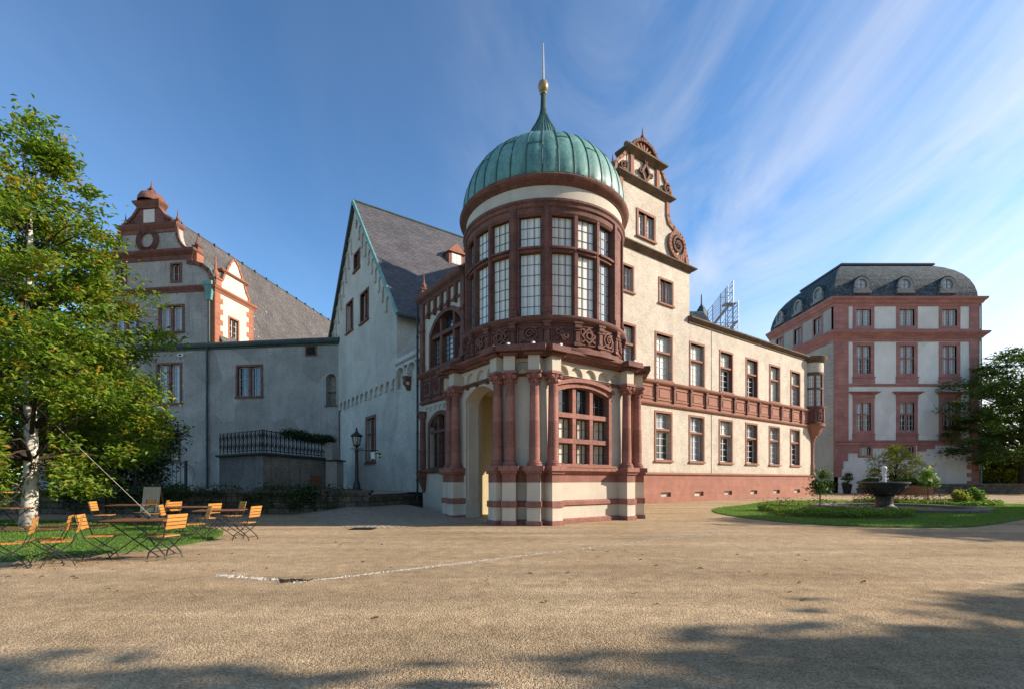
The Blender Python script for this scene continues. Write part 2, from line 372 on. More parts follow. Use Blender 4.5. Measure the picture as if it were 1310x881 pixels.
def gravel():
    m, nt, b = newmat('gravel')
    N, L = nt.nodes.new, nt.links.new
    tc = N('ShaderNodeTexCoord')
    big = N('ShaderNodeTexNoise'); big.inputs['Scale'].default_value = .22; big.inputs['Detail'].default_value = 8; big.inputs['Roughness'].default_value = .6
    L(tc.outputs['Object'], big.inputs['Vector'])
    mid = N('ShaderNodeTexNoise'); mid.inputs['Scale'].default_value = 3.5; mid.inputs['Detail'].default_value = 6; mid.inputs['Roughness'].default_value = .7
    L(tc.outputs['Object'], mid.inputs['Vector'])
    vo = N('ShaderNodeTexVoronoi'); vo.inputs['Scale'].default_value = 75
    L(tc.outputs['Object'], vo.inputs['Vector'])
    vo2 = N('ShaderNodeTexVoronoi'); vo2.inputs['Scale'].default_value = 34; vo2.inputs['Randomness'].default_value = 1
    L(tc.outputs['Object'], vo2.inputs['Vector'])
    mx = N('ShaderNodeMixRGB'); mx.inputs['Color1'].default_value = (.385, .268, .152, 1); mx.inputs['Color2'].default_value = (.505, .37, .225, 1)
    rb = N('ShaderNodeMapRange'); rb.inputs['From Min'].default_value = .35; rb.inputs['From Max'].default_value = .65
    L(big.outputs['Fac'], rb.inputs['Value']); L(rb.outputs[0], mx.inputs['Fac'])
    hs = N('ShaderNodeSeparateColor'); L(vo.outputs['Color'], hs.inputs[0])
    r1 = N('ShaderNodeMapRange'); r1.inputs['To Min'].default_value = .55; r1.inputs['To Max'].default_value = 1.35
    L(hs.outputs[0], r1.inputs['Value'])
    mu = N('ShaderNodeMixRGB'); mu.blend_type = 'MULTIPLY'; mu.inputs['Fac'].default_value = 1
    L(mx.outputs[0], mu.inputs['Color1']); L(r1.outputs[0], mu.inputs['Color2'])
    r2 = N('ShaderNodeMapRange'); r2.inputs['From Min'].default_value = .3; r2.inputs['From Max'].default_value = .7; r2.inputs['To Min'].default_value = .74; r2.inputs['To Max'].default_value = 1.18
    L(mid.outputs['Fac'], r2.inputs['Value'])
    mu2 = N('ShaderNodeMixRGB'); mu2.blend_type = 'MULTIPLY'; mu2.inputs['Fac'].default_value = 1
    L(mu.outputs[0], mu2.inputs['Color1']); L(r2.outputs[0], mu2.inputs['Color2'])
    mpt = N('ShaderNodeMapping'); mpt.inputs['Rotation'].default_value = (0, 0, R(-32)); mpt.inputs['Scale'].default_value = (.10, .9, 1)
    L(tc.outputs['Object'], mpt.inputs[0])
    tr = N('ShaderNodeTexNoise'); tr.inputs['Scale'].default_value = 1.1; tr.inputs['Detail'].default_value = 5; tr.inputs['Roughness'].default_value = .6
    L(mpt.outputs[0], tr.inputs['Vector'])
    rt = N('ShaderNodeMapRange'); rt.inputs['From Min'].default_value = .35; rt.inputs['From Max'].default_value = .65; rt.inputs['To Min'].default_value = .76; rt.inputs['To Max'].default_value = 1.12
    L(tr.outputs['Fac'], rt.inputs['Value'])
    mu3 = N('ShaderNodeMixRGB'); mu3.blend_type = 'MULTIPLY'; mu3.inputs['Fac'].default_value = 1
    L(mu2.outputs[0], mu3.inputs['Color1']); L(rt.outputs[0], mu3.inputs['Color2'])
    L(mu3.outputs[0], b.inputs['Base Color'])
    b.inputs['Roughness'].default_value = .95
    b.inputs['Specular IOR Level'].default_value = .15
    s1 = N('ShaderNodeMath'); s1.operation = 'MULTIPLY'; s1.inputs[1].default_value = -1.0
    L(vo.outputs['Distance'], s1.inputs[0])
    s2 = N('ShaderNodeMath'); s2.operation = 'MULTIPLY_ADD'; s2.inputs[1].default_value = -.9
    L(vo2.outputs['Distance'], s2.inputs[0]); L(s1.outputs[0], s2.inputs[2])
    s3 = N('ShaderNodeMath'); s3.operation = 'MULTIPLY_ADD'; s3.inputs[1].default_value = .45
    L(mid.outputs['Fac'], s3.inputs[0]); L(s2.outputs[0], s3.inputs[2])
    bp = N('ShaderNodeBump'); bp.inputs['Strength'].default_value = .8; bp.inputs['Distance'].default_value = .013
    L(s3.outputs[0], bp.inputs['Height']); L(bp.outputs[0], b.inputs['Normal'])
    return m
M['gravel'] = gravel()

def cobble():
    m, nt, b = newmat('cobbles')
    N, L = nt.nodes.new, nt.links.new
    tc = N('ShaderNodeTexCoord')
    vo = N('ShaderNodeTexVoronoi'); vo.inputs['Scale'].default_value = 7; vo.feature = 'F1'
    L(tc.outputs['Object'], vo.inputs['Vector'])
    sp = N('ShaderNodeSeparateColor'); L(vo.outputs['Color'], sp.inputs[0])
    mx = N('ShaderNodeMixRGB'); mx.inputs['Color1'].default_value = (.27, .205, .135, 1); mx.inputs['Color2'].default_value = (.38, .29, .19, 1)
    L(sp.outputs[0], mx.inputs['Fac']); L(mx.outputs[0], b.inputs['Base Color'])
    b.inputs['Roughness'].default_value = .8
    bp = N('ShaderNodeBump'); bp.invert = True; bp.inputs['Strength'].default_value = .9; bp.inputs['Distance'].default_value = .05
    L(vo.outputs['Distance'], bp.inputs['Height']); L(bp.outputs[0], b.inputs['Normal'])
    return m
M['cobble'] = cobble()

def leafmat(name, stops, trans=.35, rough=.5):
    m, nt, b = newmat(name)
    N, L = nt.nodes.new, nt.links.new
    g = N('ShaderNodeNewGeometry')
    r = N('ShaderNodeValToRGB')
    els = r.color_ramp.elements
    els[0].position = stops[0][0]; els[0].color = rgb(stops[0][1])
    els[1].position = stops[-1][0]; els[1].color = rgb(stops[-1][1])
    for p, c in stops[1:-1]:
        x = els.new(p); x.color = rgb(c)
    tcl = N('ShaderNodeTexCoord'); nl = N('ShaderNodeTexNoise'); nl.inputs['Scale'].default_value = 1.1; nl.inputs['Detail'].default_value = 2
    L(tcl.outputs['Object'], nl.inputs['Vector'])
    nm = N('ShaderNodeMapRange'); nm.inputs['From Min'].default_value = .35; nm.inputs['From Max'].default_value = .65; nm.inputs['To Min'].default_value = -.22; nm.inputs['To Max'].default_value = .22
    L(nl.outputs['Fac'], nm.inputs['Value'])
    na = N('ShaderNodeMath'); na.operation = 'ADD'; na.use_clamp = True
    L(g.outputs['Random Per Island'], na.inputs[0]); L(nm.outputs[0], na.inputs[1])
    L(na.outputs[0], r.inputs['Fac'])
    d = N('ShaderNodeBsdfPrincipled'); d.inputs['Roughness'].default_value = rough; d.inputs['Specular IOR Level'].default_value = .35
    L(r.outputs[0], d.inputs['Base Color'])
    t = N('ShaderNodeBsdfTranslucent')
    br = N('ShaderNodeMixRGB'); br.blend_type = 'MULTIPLY'; br.inputs['Fac'].default_value = 1; br.inputs['Color2'].default_value = (1.25, 1.35, .6, 1)
    L(r.outputs[0], br.inputs['Color1']); L(br.outputs[0], t.inputs['Color'])
    mx = N('ShaderNodeMixShader'); mx.inputs['Fac'].default_value = trans
    L(d.outputs[0], mx.inputs[1]); L(t.outputs[0], mx.inputs[2])
    L(mx.outputs[0], nt.nodes['Material Output'].inputs['Surface'])
    return m
M['leafA'] = leafmat('autumn_edged_leaves', [(0, (.080, .145, .02)), (.45, (.165, .245, .03)), (.80, (.24, .315, .042)), (.97, (.29, .31, .042)), (.985, (.48, .33, .04)), (1, (.42, .22, .03))], .45)
M['leafB'] = leafmat('deep_green_leaves', [(0, (.035, .07, .014)), (.5, (.065, .115, .022)), (1, (.11, .165, .03))], .35)
M['leafD'] = leafmat('dark_shrub_leaves', [(0, (.018, .04, .012)), (.6, (.035, .065, .016)), (1, (.07, .10, .025))], .2)
M['leafY'] = leafmat('yellow_green_leaves', [(0, (.17, .18, .03)), (.5, (.27, .28, .045)), (1, (.38, .36, .07))], .45)
M['leafL'] = leafmat('fresh_green_leaves', [(0, (.07, .14, .02)), (.5, (.12, .22, .03)), (1, (.19, .28, .05))], .4)
M['leafR'] = leafmat('bronze_leaves', [(0, (.07, .03, .025)), (.6, (.13, .055, .045)), (1, (.22, .13, .10))], .3)
M['grass'] = leafmat('grass_blades', [(0, (.07, .15, .016)), (.5, (.125, .23, .024)), (1, (.20, .30, .04))], .4, .6)
M['petal'] = leafmat('white_petals', [(0, (.6, .58, .5)), (1, (.75, .73, .68))], .3)
M['dry'] = leafmat('dry_leaves', [(0, (.16, .07, .025)), (.5, (.30, .15, .04)), (1, (.42, .26, .07))], .15, .8)
M['ground_green'] = stone('lawn_soil', (.045, .10, .016), (.075, .14, .024), 1.1, 40, .95, .6, .03, finemix=.45)

# ------------------------------------------------------------------ mesh builder
class MB:
    def __init__(s, mat=None):
        s.v = []; s.f = []; s.fm = []; s.mats = []; s.cur = 0; s.marks = []
        if mat is not None: s.mat(mat)
    def mat(s, k):
        m = M[k]
        if m not in s.mats: s.mats.append(m)
        s.cur = s.mats.index(m)
        return s
    def mark(s):
        """start a new piece: part_each() makes every marked piece a part of its own"""
        s.marks.append((len(s.v), len(s.f)))
    def pieces(s):
        mk = s.marks + [(len(s.v), len(s.f))]
        for (a, b), (c, d) in zip(mk[:-1], mk[1:]):
            if d == b: continue
            q = MB(); q.mats = s.mats
            q.v = s.v[a:c]; q.f = [tuple(i - a for i in f) for f in s.f[b:d]]; q.fm = s.fm[b:d]
            yield q
    def av(s, p):
        s.v.append((p[0], p[1], p[2])); return len(s.v) - 1
    def face(s, idx):
        s.f.append(tuple(idx)); s.fm.append(s.cur)
    def poly(s, pts):
        s.face([s.av(p) for p in pts])
    def box(s, x0, x1, y0, y1, z0, z1):
        i = [s.av((x, y, z)) for z in (z0, z1) for x, y in ((x0, y0), (x1, y0), (x1, y1), (x0, y1))]
        for q in ((3, 2, 1, 0), (4, 5, 6, 7), (0, 1, 5, 4), (1, 2, 6, 5), (2, 3, 7, 6), (3, 0, 4, 7)):
            s.face([i[k] for k in q])
    def hexa(s, b, t):
        i = [s.av(p) for p in list(b) + list(t)]
        n = len(b)
        s.face(i[:n][::-1]); s.face(i[n:])
        for k in range(n):
            s.face((i[k], i[(k + 1) % n], i[n + (k + 1) % n], i[n + k]))
    def prism(s, poly, z0, z1):
        s.hexa([(x, y, z0) for x, y in poly], [(x, y, z1) for x, y in poly])
    def obox(s, c, ax, L, W, z0, z1):
        a = Vector((ax[0], ax[1])).normalized(); n = Vector((a.y, -a.x))
        p = [Vector(c[:2]) + a * (i * L / 2) + n * (j * W / 2) for i, j in ((-1, 1), (1, 1), (1, -1), (-1, -1))]
        s.prism([(q.x, q.y) for q in p], z0, z1)
    def lathe(s, prof, c=(0, 0, 0), seg=24, a0=0.0, a1=2 * math.pi):
        full = abs(a1 - a0 - 2 * math.pi) < 1e-6
        n = seg if full else seg + 1
        rows = []
        for r, z in prof:
            if r < 1e-5:
                rows.append([s.av((c[0], c[1], c[2] + z))] * n)
            else:
                rows.append([s.av((c[0] + r * math.cos(a0 + (a1 - a0) * k / seg), c[1] + r * math.sin(a0 + (a1 - a0) * k / seg), c[2] + z)) for k in range(n)])
        for j in range(len(prof) - 1):
            for k in range(seg):
                k2 = (k + 1) % n
                q = [rows[j][k], rows[j][k2], rows[j + 1][k2], rows[j + 1][k]]
                q2 = []
                for x in q:
                    if x not in q2: q2.append(x)
                if len(q2) > 2: s.face(q2)
    def ring(s, c, r0, r1, a0, a1, z0, z1, n=8):
        """a block cut from a ring: radii r0..r1, angles a0..a1 (radians)"""
        pr = []
        for k in range(n + 1):
            a = a0 + (a1 - a0) * k / n
            pr.append((math.cos(a), math.sin(a)))
        g = [[s.av((c[0] + r * x, c[1] + r * y, z)) for x, y in pr] for r, z in ((r0, z0), (r1, z0), (r1, z1), (r0, z1))]
        for j in range(4):
            A, B = g[j], g[(j + 1) % 4]
            for k in range(n):
                s.face((A[k], B[k], B[k + 1], A[k + 1])[::-1])
        s.face([g[j][0] for j in range(4)]); s.face([g[j][n] for j in range(4)][::-1])
    def tube(s, pts, r, n=6, cap=True):
        pts = [Vector(p) for p in pts]
        rr = r if isinstance(r, (list, tuple)) else [r] * len(pts)
        rows = []
        up = Vector((0, 0, 1))
        for i, p in enumerate(pts):
            d = (pts[min(i + 1, len(pts) - 1)] - pts[max(i - 1, 0)])
            if d.length < 1e-9: d = Vector((0, 0, 1))
            d.normalize()
            x = d.cross(up if abs(d.z) < .95 else Vector((1, 0, 0))); x.normalize()
            y = d.cross(x)
            rows.append([s.av(p + (x * math.cos(2 * math.pi * k / n) + y * math.sin(2 * math.pi * k / n)) * rr[i]) for k in range(n)])
        for j in range(len(rows) - 1):
            for k in range(n):
                s.face((rows[j][k], rows[j + 1][k], rows[j + 1][(k + 1) % n], rows[j][(k + 1) % n]))
        if cap:
            s.face(rows[0]); s.face(rows[-1][::-1])
    def bar(s, p, q, w, h, up=(0, 0, 1)):
        p = Vector(p); q = Vector(q); d = (q - p).normalized(); u = Vector(up)
        x = d.cross(u)
        if x.length < 1e-4: x = d.cross(Vector((1, 0, 0)))
        x.normalize(); y = x.cross(d)
        o = [x * (i * w / 2) + y * (j * h / 2) for i, j in ((-1, -1), (1, -1), (1, 1), (-1, 1))]
        s.hexa([p + k for k in o], [q + k for k in o])
    def sweep(s, path, prof, closed=False):
        """sweep a profile [(offset outwards, z)...] along a plan polyline; outwards is the right-hand side"""
        n = len(path)
        P = [Vector((p[0], p[1])) for p in path]
        def nrm(i):
            d = (P[(i + 1) % n] - P[i]); d.normalize(); return Vector((d.y, -d.x))
        ns = [nrm(i) for i in range(n if closed else n - 1)]
        rows = []
        for i in range(n):
            if closed: a, b = ns[i - 1], ns[i]
            else: a, b = ns[max(i - 1, 0)], ns[min(i, n - 2)]
            m = a + b; m = m / max(m.dot(a), .2) if m.length > 1e-6 else a
            rows.append([s.av((P[i].x + m.x * o, P[i].y + m.y * o, z)) for o, z in prof])
        k = len(prof)
        for i in range(n if closed else n - 1):
            A, B = rows[i], rows[(i + 1) % n]
            for j in range(k):
                j2 = (j + 1) % k
                s.face((A[j], B[j], B[j2], A[j2]))
        if not closed:
            s.face(rows[0]); s.face(rows[-1][::-1])
    def build(s, name, parent=None, off=(0, 0, 0), smooth=False, auto=None):
        me = bpy.data.meshes.new(name)
        v = np.array(s.v, dtype=np.float64) - np.array(off)
        me.from_pydata(v.tolist(), [], s.f)
        for m in s.mats: me.materials.append(m)
        if len(s.mats) > 1: me.polygons.foreach_set('material_index', s.fm)
        # planar uv in metres per face (u horizontal, v up the slope)
        nl = len(me.loops)
        vi = np.empty(nl, dtype=np.int32); me.loops.foreach_get('vertex_index', vi)
        nf = len(me.polygons)
        ls = np.empty(nf, dtype=np.int32); me.polygons.foreach_get('loop_start', ls)
        lt = np.empty(nf, dtype=np.int32); me.polygons.foreach_get('loop_total', lt)
        nr = np.empty(nf * 3); me.polygons.foreach_get('normal', nr); nr = nr.reshape(-1, 3)
        t = np.stack([-nr[:, 1], nr[:, 0], np.zeros(nf)], 1)
        ln = np.linalg.norm(t, axis=1); fl = ln < .02
        t[fl] = (1, 0, 0); ln[fl] = 1; t /= ln[:, None]
        b = np.cross(nr, t)
        pf = np.repeat(np.arange(nf), lt)
        pv = v[vi] + np.array(off)
        uv = np.stack([(pv * t[pf]).sum(1), (pv * b[pf]).sum(1)], 1)
        ul = me.uv_layers.new(name='UVMap'); ul.data.foreach_set('uv', uv.ravel().astype(np.float32))
        if smooth: me.polygons.foreach_set('use_smooth', [True] * nf)
        if auto is not None:
            me.polygons.foreach_set('use_smooth', [True] * nf)
            me.set_sharp_from_angle(angle=R(auto))
        me.update()
        o = bpy.data.objects.new(name, me)
        COL.objects.link(o)
        if parent is not None: o.parent = parent
        return o

def tag(o, label=None, cat=None, group=None, kind=None):
    if label: o['label'] = label
    if cat: o['category'] = cat
    if group: o['group'] = group
    if kind: o['kind'] = kind
    return o

class Thing:
    def __init__(s, name, label, cat, loc=(0, 0, 0), rz=0.0, group=None, off=(0, 0, 0)):
        s.root = bpy.data.objects.new(name, None)
        s.root.empty_display_size = .2
        COL.objects.link(s.root)
        s.root.location = loc; s.root.rotation_euler = (0, 0, rz)
        tag(s.root, label, cat, group)
        s.off = off
    def part(s, name, mb, parent=None, **k):
        return mb.build(name, parent if parent is not None else s.root, s.off, **k)

def part_each(T, name, mb, parent=None, **k):
    return [T.part(name, q, parent, **k) for q in mb.pieces()]

def block_thing(name, label, cat, u, v):
    """a building of the right-hand palace grid: meshes are given in (u, v, z), the Empty stands at (u, v)"""
    return Thing(name, label, cat, UV(u, v), TH, off=(u, v, 0))

class Pl:
    """vertical wall plane: o (x,y) origin, ax direction of a, out outward normal"""
    def __init__(s, o, ax, out):
        s.o = Vector(o); s.ax = Vector(ax).normalized(); s.out = Vector(out).normalized()
        s.flip = (s.ax.y * s.out.x - s.ax.x * s.out.y) < 0
    def __call__(s, a, z, d=0.0):
        p = s.o + s.ax * a + s.out * d
        return (p.x, p.y, z)

def plate(mb, pl, outer, holes=(), d0=0.0, d1=-0.3, back=False, edges=True):
    loops = [list(outer)] + [list(h) for h in holes]
    tris = tessellate_polygon([[Vector((x, y, 0)) for x, y in l] for l in loops])
    pts = [p for l in loops for p in l]
    fi = [mb.av(pl(a, z, d0)) for a, z in pts]
    for t in tris:
        a, b, c = (pts[i] for i in t)
        ar = (b[0] - a[0]) * (c[1] - a[1]) - (b[1] - a[1]) * (c[0] - a[0])
        if abs(ar) < 1e-10: continue
        q = [fi[i] for i in t]
        if (ar < 0) != pl.flip: q = q[::-1]
        mb.face(q)
    if edges or back:
        bi = [mb.av(pl(a, z, d1)) for a, z in pts]
    if edges:
        k = 0
        for l in loops:
            n = len(l)
            for i in range(n):
                j = (i + 1) % n
                mb.face((fi[k + i], fi[k + j], bi[k + j], bi[k + i]))
            k += n
    if back:
        for t in tris: mb.face([bi[i] for i in t])

def rect(a0, a1, z0, z1): return [(a0, z0), (a1, z0), (a1, z1), (a0, z1)]
def arch(a0, a1, z0, z1, rise, n=10):
    """opening outline; sides reach z1, the arc rises `rise` above"""
    if rise <= 0: return rect(a0, a1, z0, z1)
    h = (a1 - a0) / 2; r = (h * h + rise * rise) / (2 * rise); cz = z1 + rise - r; ca = (a0 + a1) / 2
    t = math.asin(min(1, h / r))
    if rise > h: t = math.pi - t
    return [(a0, z0), (a1, z0)] + [(ca + r * math.sin(t - 2 * t * k / n), cz + r * math.cos(t - 2 * t * k / n)) for k in range(n + 1)]
def arch_z(a, a0, a1, z1, rise):
    if rise <= 0: return z1
    h = (a1 - a0) / 2; r = (h * h + rise * rise) / (2 * rise)
    return z1 + rise - r + math.sqrt(max(0, r * r - (a - (a0 + a1) / 2) ** 2))
def circle(ca, cz, r, n=20, flat=1.0): return [(ca + r * math.cos(2 * math.pi * k / n), cz + r * flat * math.sin(2 * math.pi * k / n)) for k in range(n)]

def pbox(mb, pl, a0, a1, z0, z1, d0, d1):
    b = [pl(a0, z0, d0), pl(a1, z0, d0), pl(a1, z0, d1), pl(a0, z0, d1)]
    t = [pl(a0, z1, d0), pl(a1, z1, d0), pl(a1, z1, d1), pl(a0, z1, d1)]
    mb.hexa(b, t)

def window(T, pl, a0, a1, z0, z1, rise=0.0, fw=.15, rd=.28, frame='rosep', proud=.04, mull=(), trans=(), mw=.13, grid=(2, 3), topgrid=None, sashm='wframe', pane='gdark', toppane=None, sill=True, sashw=.06, barw=.028, name='window', sashd=.05):
    mb = MB(frame)
    plate(mb, pl, arch(a0 - fw, a1 + fw, z0 - fw, z1 + fw, rise * 1.05), [arch(a0, a1, z0, z1, rise)], proud, -rd)
    cols = [a0] + list(mull) + [a1]
    rows = [z0] + list(trans) + [None]
    for m in mull:
        pbox(mb, pl, m - mw / 2, m + mw / 2, z0, arch_z(m, a0, a1, z1, rise) - .005, -rd, -.045)
    for t in trans:
        pbox(mb, pl, a0, a1, t - mw / 2, t + mw / 2, -rd, -.03)
    if sill:
        pbox(mb, pl, a0 - fw - .05, a1 + fw + .05, z0 - fw - .03, z0 - fw * .45, proud - .02, proud + .09)
    w = T.part(name, mb)
    pm = MB(pane)
    if toppane is None or not trans:
        plate(pm, pl, arch(a0 - .01, a1 + .01, z0 - .01, z1 + .01, rise), (), -rd + .02, 0, edges=False)
    else:
        zt = trans[-1]
        plate(pm, pl, rect(a0 - .01, a1 + .01, z0 - .01, zt), (), -rd + .02, 0, edges=False)
        pm.mat(toppane)
        plate(pm, pl, arch(a0 - .01, a1 + .01, zt, z1 + .01, rise), (), -rd + .02, 0, edges=False)
    T.part('pane', pm, w)
    sm = MB(sashm)
    for i in range(len(cols) - 1):
        ca = cols[i] + (mw / 2 if i > 0 else 0); cb = cols[i + 1] - (mw / 2 if i < len(cols) - 2 else 0)
        for j in range(len(rows) - 1):
            ra = rows[j] + (mw / 2 if j > 0 else 0)
            last = rows[j + 1] is None
            rb = (arch_z((ca + cb) / 2, a0, a1, z1, rise) if last else rows[j + 1] - mw / 2)
            za = arch_z(ca, a0, a1, z1, rise) if last else rb
            zb = arch_z(cb, a0, a1, z1, rise) if last else rb
            g = (topgrid if (topgrid and last and len(rows) > 2) else grid)
            D0, D1 = -rd + .025, -rd + .025 + sashd
            pbox(sm, pl, ca, ca + sashw, ra, za, D0, D1)
            pbox(sm, pl, cb - sashw, cb, ra, zb, D0, D1)
            pbox(sm, pl, ca + sashw, cb - sashw, ra, ra + sashw, D0, D1)
            rt = min(za, zb, rb)
            if rise <= 0 or not last: pbox(sm, pl, ca + sashw, cb - sashw, rt - sashw, rt, D0, D1)
            for k in range(1, g[0]):
                x = ca + (cb - ca) * k / g[0]
                bw = barw * (2.2 if (g[0] == 2 and sashm == 'wframe') else 1)
                pbox(sm, pl, x - bw / 2, x + bw / 2, ra + sashw, arch_z(x, a0, a1, z1, rise) if last else rb - sashw, D0, D1 - .008)
            for k in range(1, g[1]):
                z = ra + (rt - ra) * k / g[1]
                pbox(sm, pl, ca + sashw, cb - sashw, z - barw / 2, z + barw / 2, D0, D1 - .012)
    T.part('sash', sm, w)
    return w

def relief_arc(mb, pl, ca, cz, r, w, d, a0=0.0, a1=math.pi, n=10, legs=0.0):
    """raised band along an arc on a wall"""
    pts = [(ca + r * math.cos(a0 + (a1 - a0) * k / n), cz + r * math.sin(a0 + (a1 - a0) * k / n)) for k in range(n + 1)]
    inn = [(ca + (r - w) * math.cos(a0 + (a1 - a0) * k / n), cz + (r - w) * math.sin(a0 + (a1 - a0) * k / n)) for k in range(n + 1)]
    for k in range(n):
        q = [pts[k], pts[k + 1], inn[k + 1], inn[k]]
        mb.hexa([pl(a, z, -.01) for a, z in q], [pl(a, z, d) for a, z in q])
    if legs:
        for A, B in ((pts[0], inn[0]), (pts[-1], inn[-1])):
            x0, x1 = min(A[0], B[0]), max(A[0], B[0])
            pbox(mb, pl, x0, x1, cz - legs, cz, -.01, d)

def strip_path(mb, pl, pts, w, d):
    for p, q in zip(pts[:-1], pts[1:]):
        P, Q = Vector(p), Vector(q); t = (Q - P)
        if t.length < 1e-6: continue
        t.normalize(); n = Vector((-t.y, t.x)) * w / 2
        ext = t * w * .3
        c = [P - ext - n, Q + ext - n, Q + ext + n, P - ext + n]
        mb.hexa([pl(a.x, a.y, -.01) for a in c], [pl(a.x, a.y, d) for a in c])

def spiral(ca, cz, r0, r1, turns, start, n=28, sgn=1):
    return [(ca + (r0 + (r1 - r0) * k / n) * math.cos(start + sgn * turns * 2 * math.pi * k / n), cz + (r0 + (r1 - r0) * k / n) * math.sin(start + sgn * turns * 2 * math.pi * k / n)) for k in range(n + 1)]

def obelisk(mb, x, y, z0, z1, w):
    h = z1 - z0
    mb.box(x - w / 2, x + w / 2, y - w / 2, y + w / 2, z0, z0 + h * .22)
    mb.box(x - w * .62, x + w * .62, y - w * .62, y + w * .62, z0 + h * .22, z0 + h * .27)
    mb.lathe([(w * .25, h * .27), (w * .42, h * .36), (w * .40, h * .44), (w * .18, h * .55), (w * .12, h * .75), (w * .03, h)], (x, y, z0), 10)

# ================================================================== GROUND
def sheet(name, pts, z, mat, kind='structure'):
    mb = MB(mat); mb.poly([(x, y, z) for x, y in pts])
    o = mb.build(name); o['kind'] = kind
    return o
g = sheet('gravel_ground', [(-500, -120), (500, -120), (500, 900), (-500, 900)], 0, 'gravel')

# ================================================================== PAVILION WITH ROUND TOWER
PV = block_thing('tower_pavilion', 'round corner tower with green onion dome on an arched red columned pavilion', 'tower', 3.05, 3.05)
u0, u1, v0, v1, c = -.25, 6.35, .25, 5.85, 1.0
octo = [(u0 + c, v0), (u1 - c, v0), (u1, v0 + c), (u1, v1 - c), (u1 - c, v1), (u0 + c, v1), (u0, v1 - c), (u0, v0 + c)]
def side(i):
    p = Vector(octo[i]); q = Vector(octo[(i + 1) % 8]); d = (q - p); L = d.length; d.normalize()
    return Pl(p, d, (d.y, -d.x)), L
WT = .6
mb = MB('pav')
DOOR = (1.75, 3.85, .0, 4.72, .42)
FW = (1.42, 4.02, 2.16, 4.76, .24)          # front window opening in u
for i in range(8):
    pl, L = side(i)
    holes = []
    if i == 0: holes = [arch(FW[0] - octo[0][0], FW[1] - octo[0][0], *FW[2:])]
    if i == 2: holes = [arch(DOOR[0] - octo[2][1], DOOR[1] - octo[2][1], .02, DOOR[3], DOOR[4])]
    if i == 6: holes = [arch(octo[6][1] - DOOR[1], octo[6][1] - DOOR[0], .02, DOOR[3], DOOR[4])]
    plate(mb, pl, rect(0, L, 0, 5.84), holes, 0, -WT if i in (2, 6) else -.45, back=True)
PV.part('wall', mb)
# plastered jamb panels and a raised band round the carriage arches
mb = MB('pav')
for i in (2, 6):
    mb.mark()
    pl, L = side(i)
    a0, a1 = (DOOR[0] - octo[2][1], DOOR[1] - octo[2][1]) if i == 2 else (octo[6][1] - DOOR[1], octo[6][1] - DOOR[0])
    o1 = arch(a0 - .16, a1 + .16, .05, DOOR[3], DOOR[4] * 1.08); i1 = arch(a0, a1, .05, DOOR[3], DOOR[4])
    plate(mb, pl, o1[0:1] + o1[1:2] + o1[2:], [[(a, z if z > .06 else .055) for a, z in i1]], .035, -.01)
    for s, e in ((a0, 1), (a1, -1)):
        for za, zb, da, db in ((.75, .80, -.08, -.52), (4.45, 4.50, -.08, -.52)):
            pbox(mb, pl, min(s, s + e * .03), max(s, s + e * .03), za, zb, da, db)
        for da, db in ((-.08, -.12), (-.48, -.52)):
            pbox(mb, pl, min(s, s + e * .03), max(s, s + e * .03), .80, 4.45, da, db)
part_each(PV, 'arch_surround', mb)
mb = MB('creamin')
mb.box(u0 + .5, u1 - .5, v1 - .62, v1 - .46, 0, 5.3)
mb.box(u0 + .3, u1 - .3, v0 + .3, v1 - .3, 5.3, 5.42)
mb.box(u0 + .62, u0 + .9, v1 - 1.75, v1 - .62, 0, 5.3)
PV.part('inner_wall', mb)
mb = MB('cobble'); mb.box(u0 + .05, u1 - .05, v0 + .4, v1 - .4, .0, .05)
PV.part('floor', mb)

def band_runs():
    """plan polylines of the wall foot, broken at the two arches"""
    f = [(u0, DOOR[0] - .02), octo[7], octo[0], octo[1], octo[2], (u1, DOOR[0] - .02)]
    b = [(u1, DOOR[1] + .02), octo[3], octo[4], octo[5], octo[6], (u0, DOOR[1] + .02)]
    return f, b
rp = MB('col'); lt = MB('pav')
for run in band_runs():
    rp.mark(); lt.mark()
    rp.sweep(run, [(-.02, 0), (.14, 0), (.14, .14), (.09, .18), (-.02, .18)])
    rp.sweep(run, [(-.02, .62), (.05, .62), (.11, .66), (.11, .78), (.05, .84), (-.02, .84)])
    rp.sweep(run, [(-.02, 1.48), (.03, 1.48), (.03, 1.76), (.10, 1.80), (.22, 1.90), (.22, 2.02), (.10, 2.05), (-.02, 2.05)])
    lt.sweep(run, [(-.02, .18), (.045, .18), (.045, .62), (-.02, .62)])
    lt.sweep(run, [(-.02, .84), (.03, .84), (.03, 1.48), (-.02, 1.48)])
part_each(PV, 'plinth_moulding', rp); part_each(PV, 'plinth', lt)

n45 = .7071
cols = [((-.47, 1.30), (-1, 0)), ((-.50, 4.30), (-1, 0)),
        ((.356, .248), (-n45, -n45)), ((-.252, .856), (-n45, -n45)),
        ((.98, .0), (0, -1)), ((4.80, .0), (0, -1)),
        ((5.744, .248), (n45, -n45)), ((6.352, .856), (n45, -n45)),
        ((6.60, 1.30), (1, 0)), ((6.60, 4.30), (1, 0)),
        ((-.252, 5.244), (-n45, n45))]
sh = MB('col')
sh.lathe([(.185, 0), (.19, .4), (.178, 1.2), (.155, 2.72)], (0, 0, 2.2), 20)
base = MB('col')
base.lathe([(.0, 0), (.27, 0), (.27, .06), (.24, .07), (.255, .10), (.24, .14), (.205, .15), (.215, .18), (.19, .20), (0, .2)], (0, 0, 2.05), 20)
cap = MB('col')
cap.lathe([(.155, 0), (.18, .02), (.18, .05), (.16, .06), (.17, .14), (.205, .22), (.25, .32), (0, .32)], (0, 0, 4.92), 16)
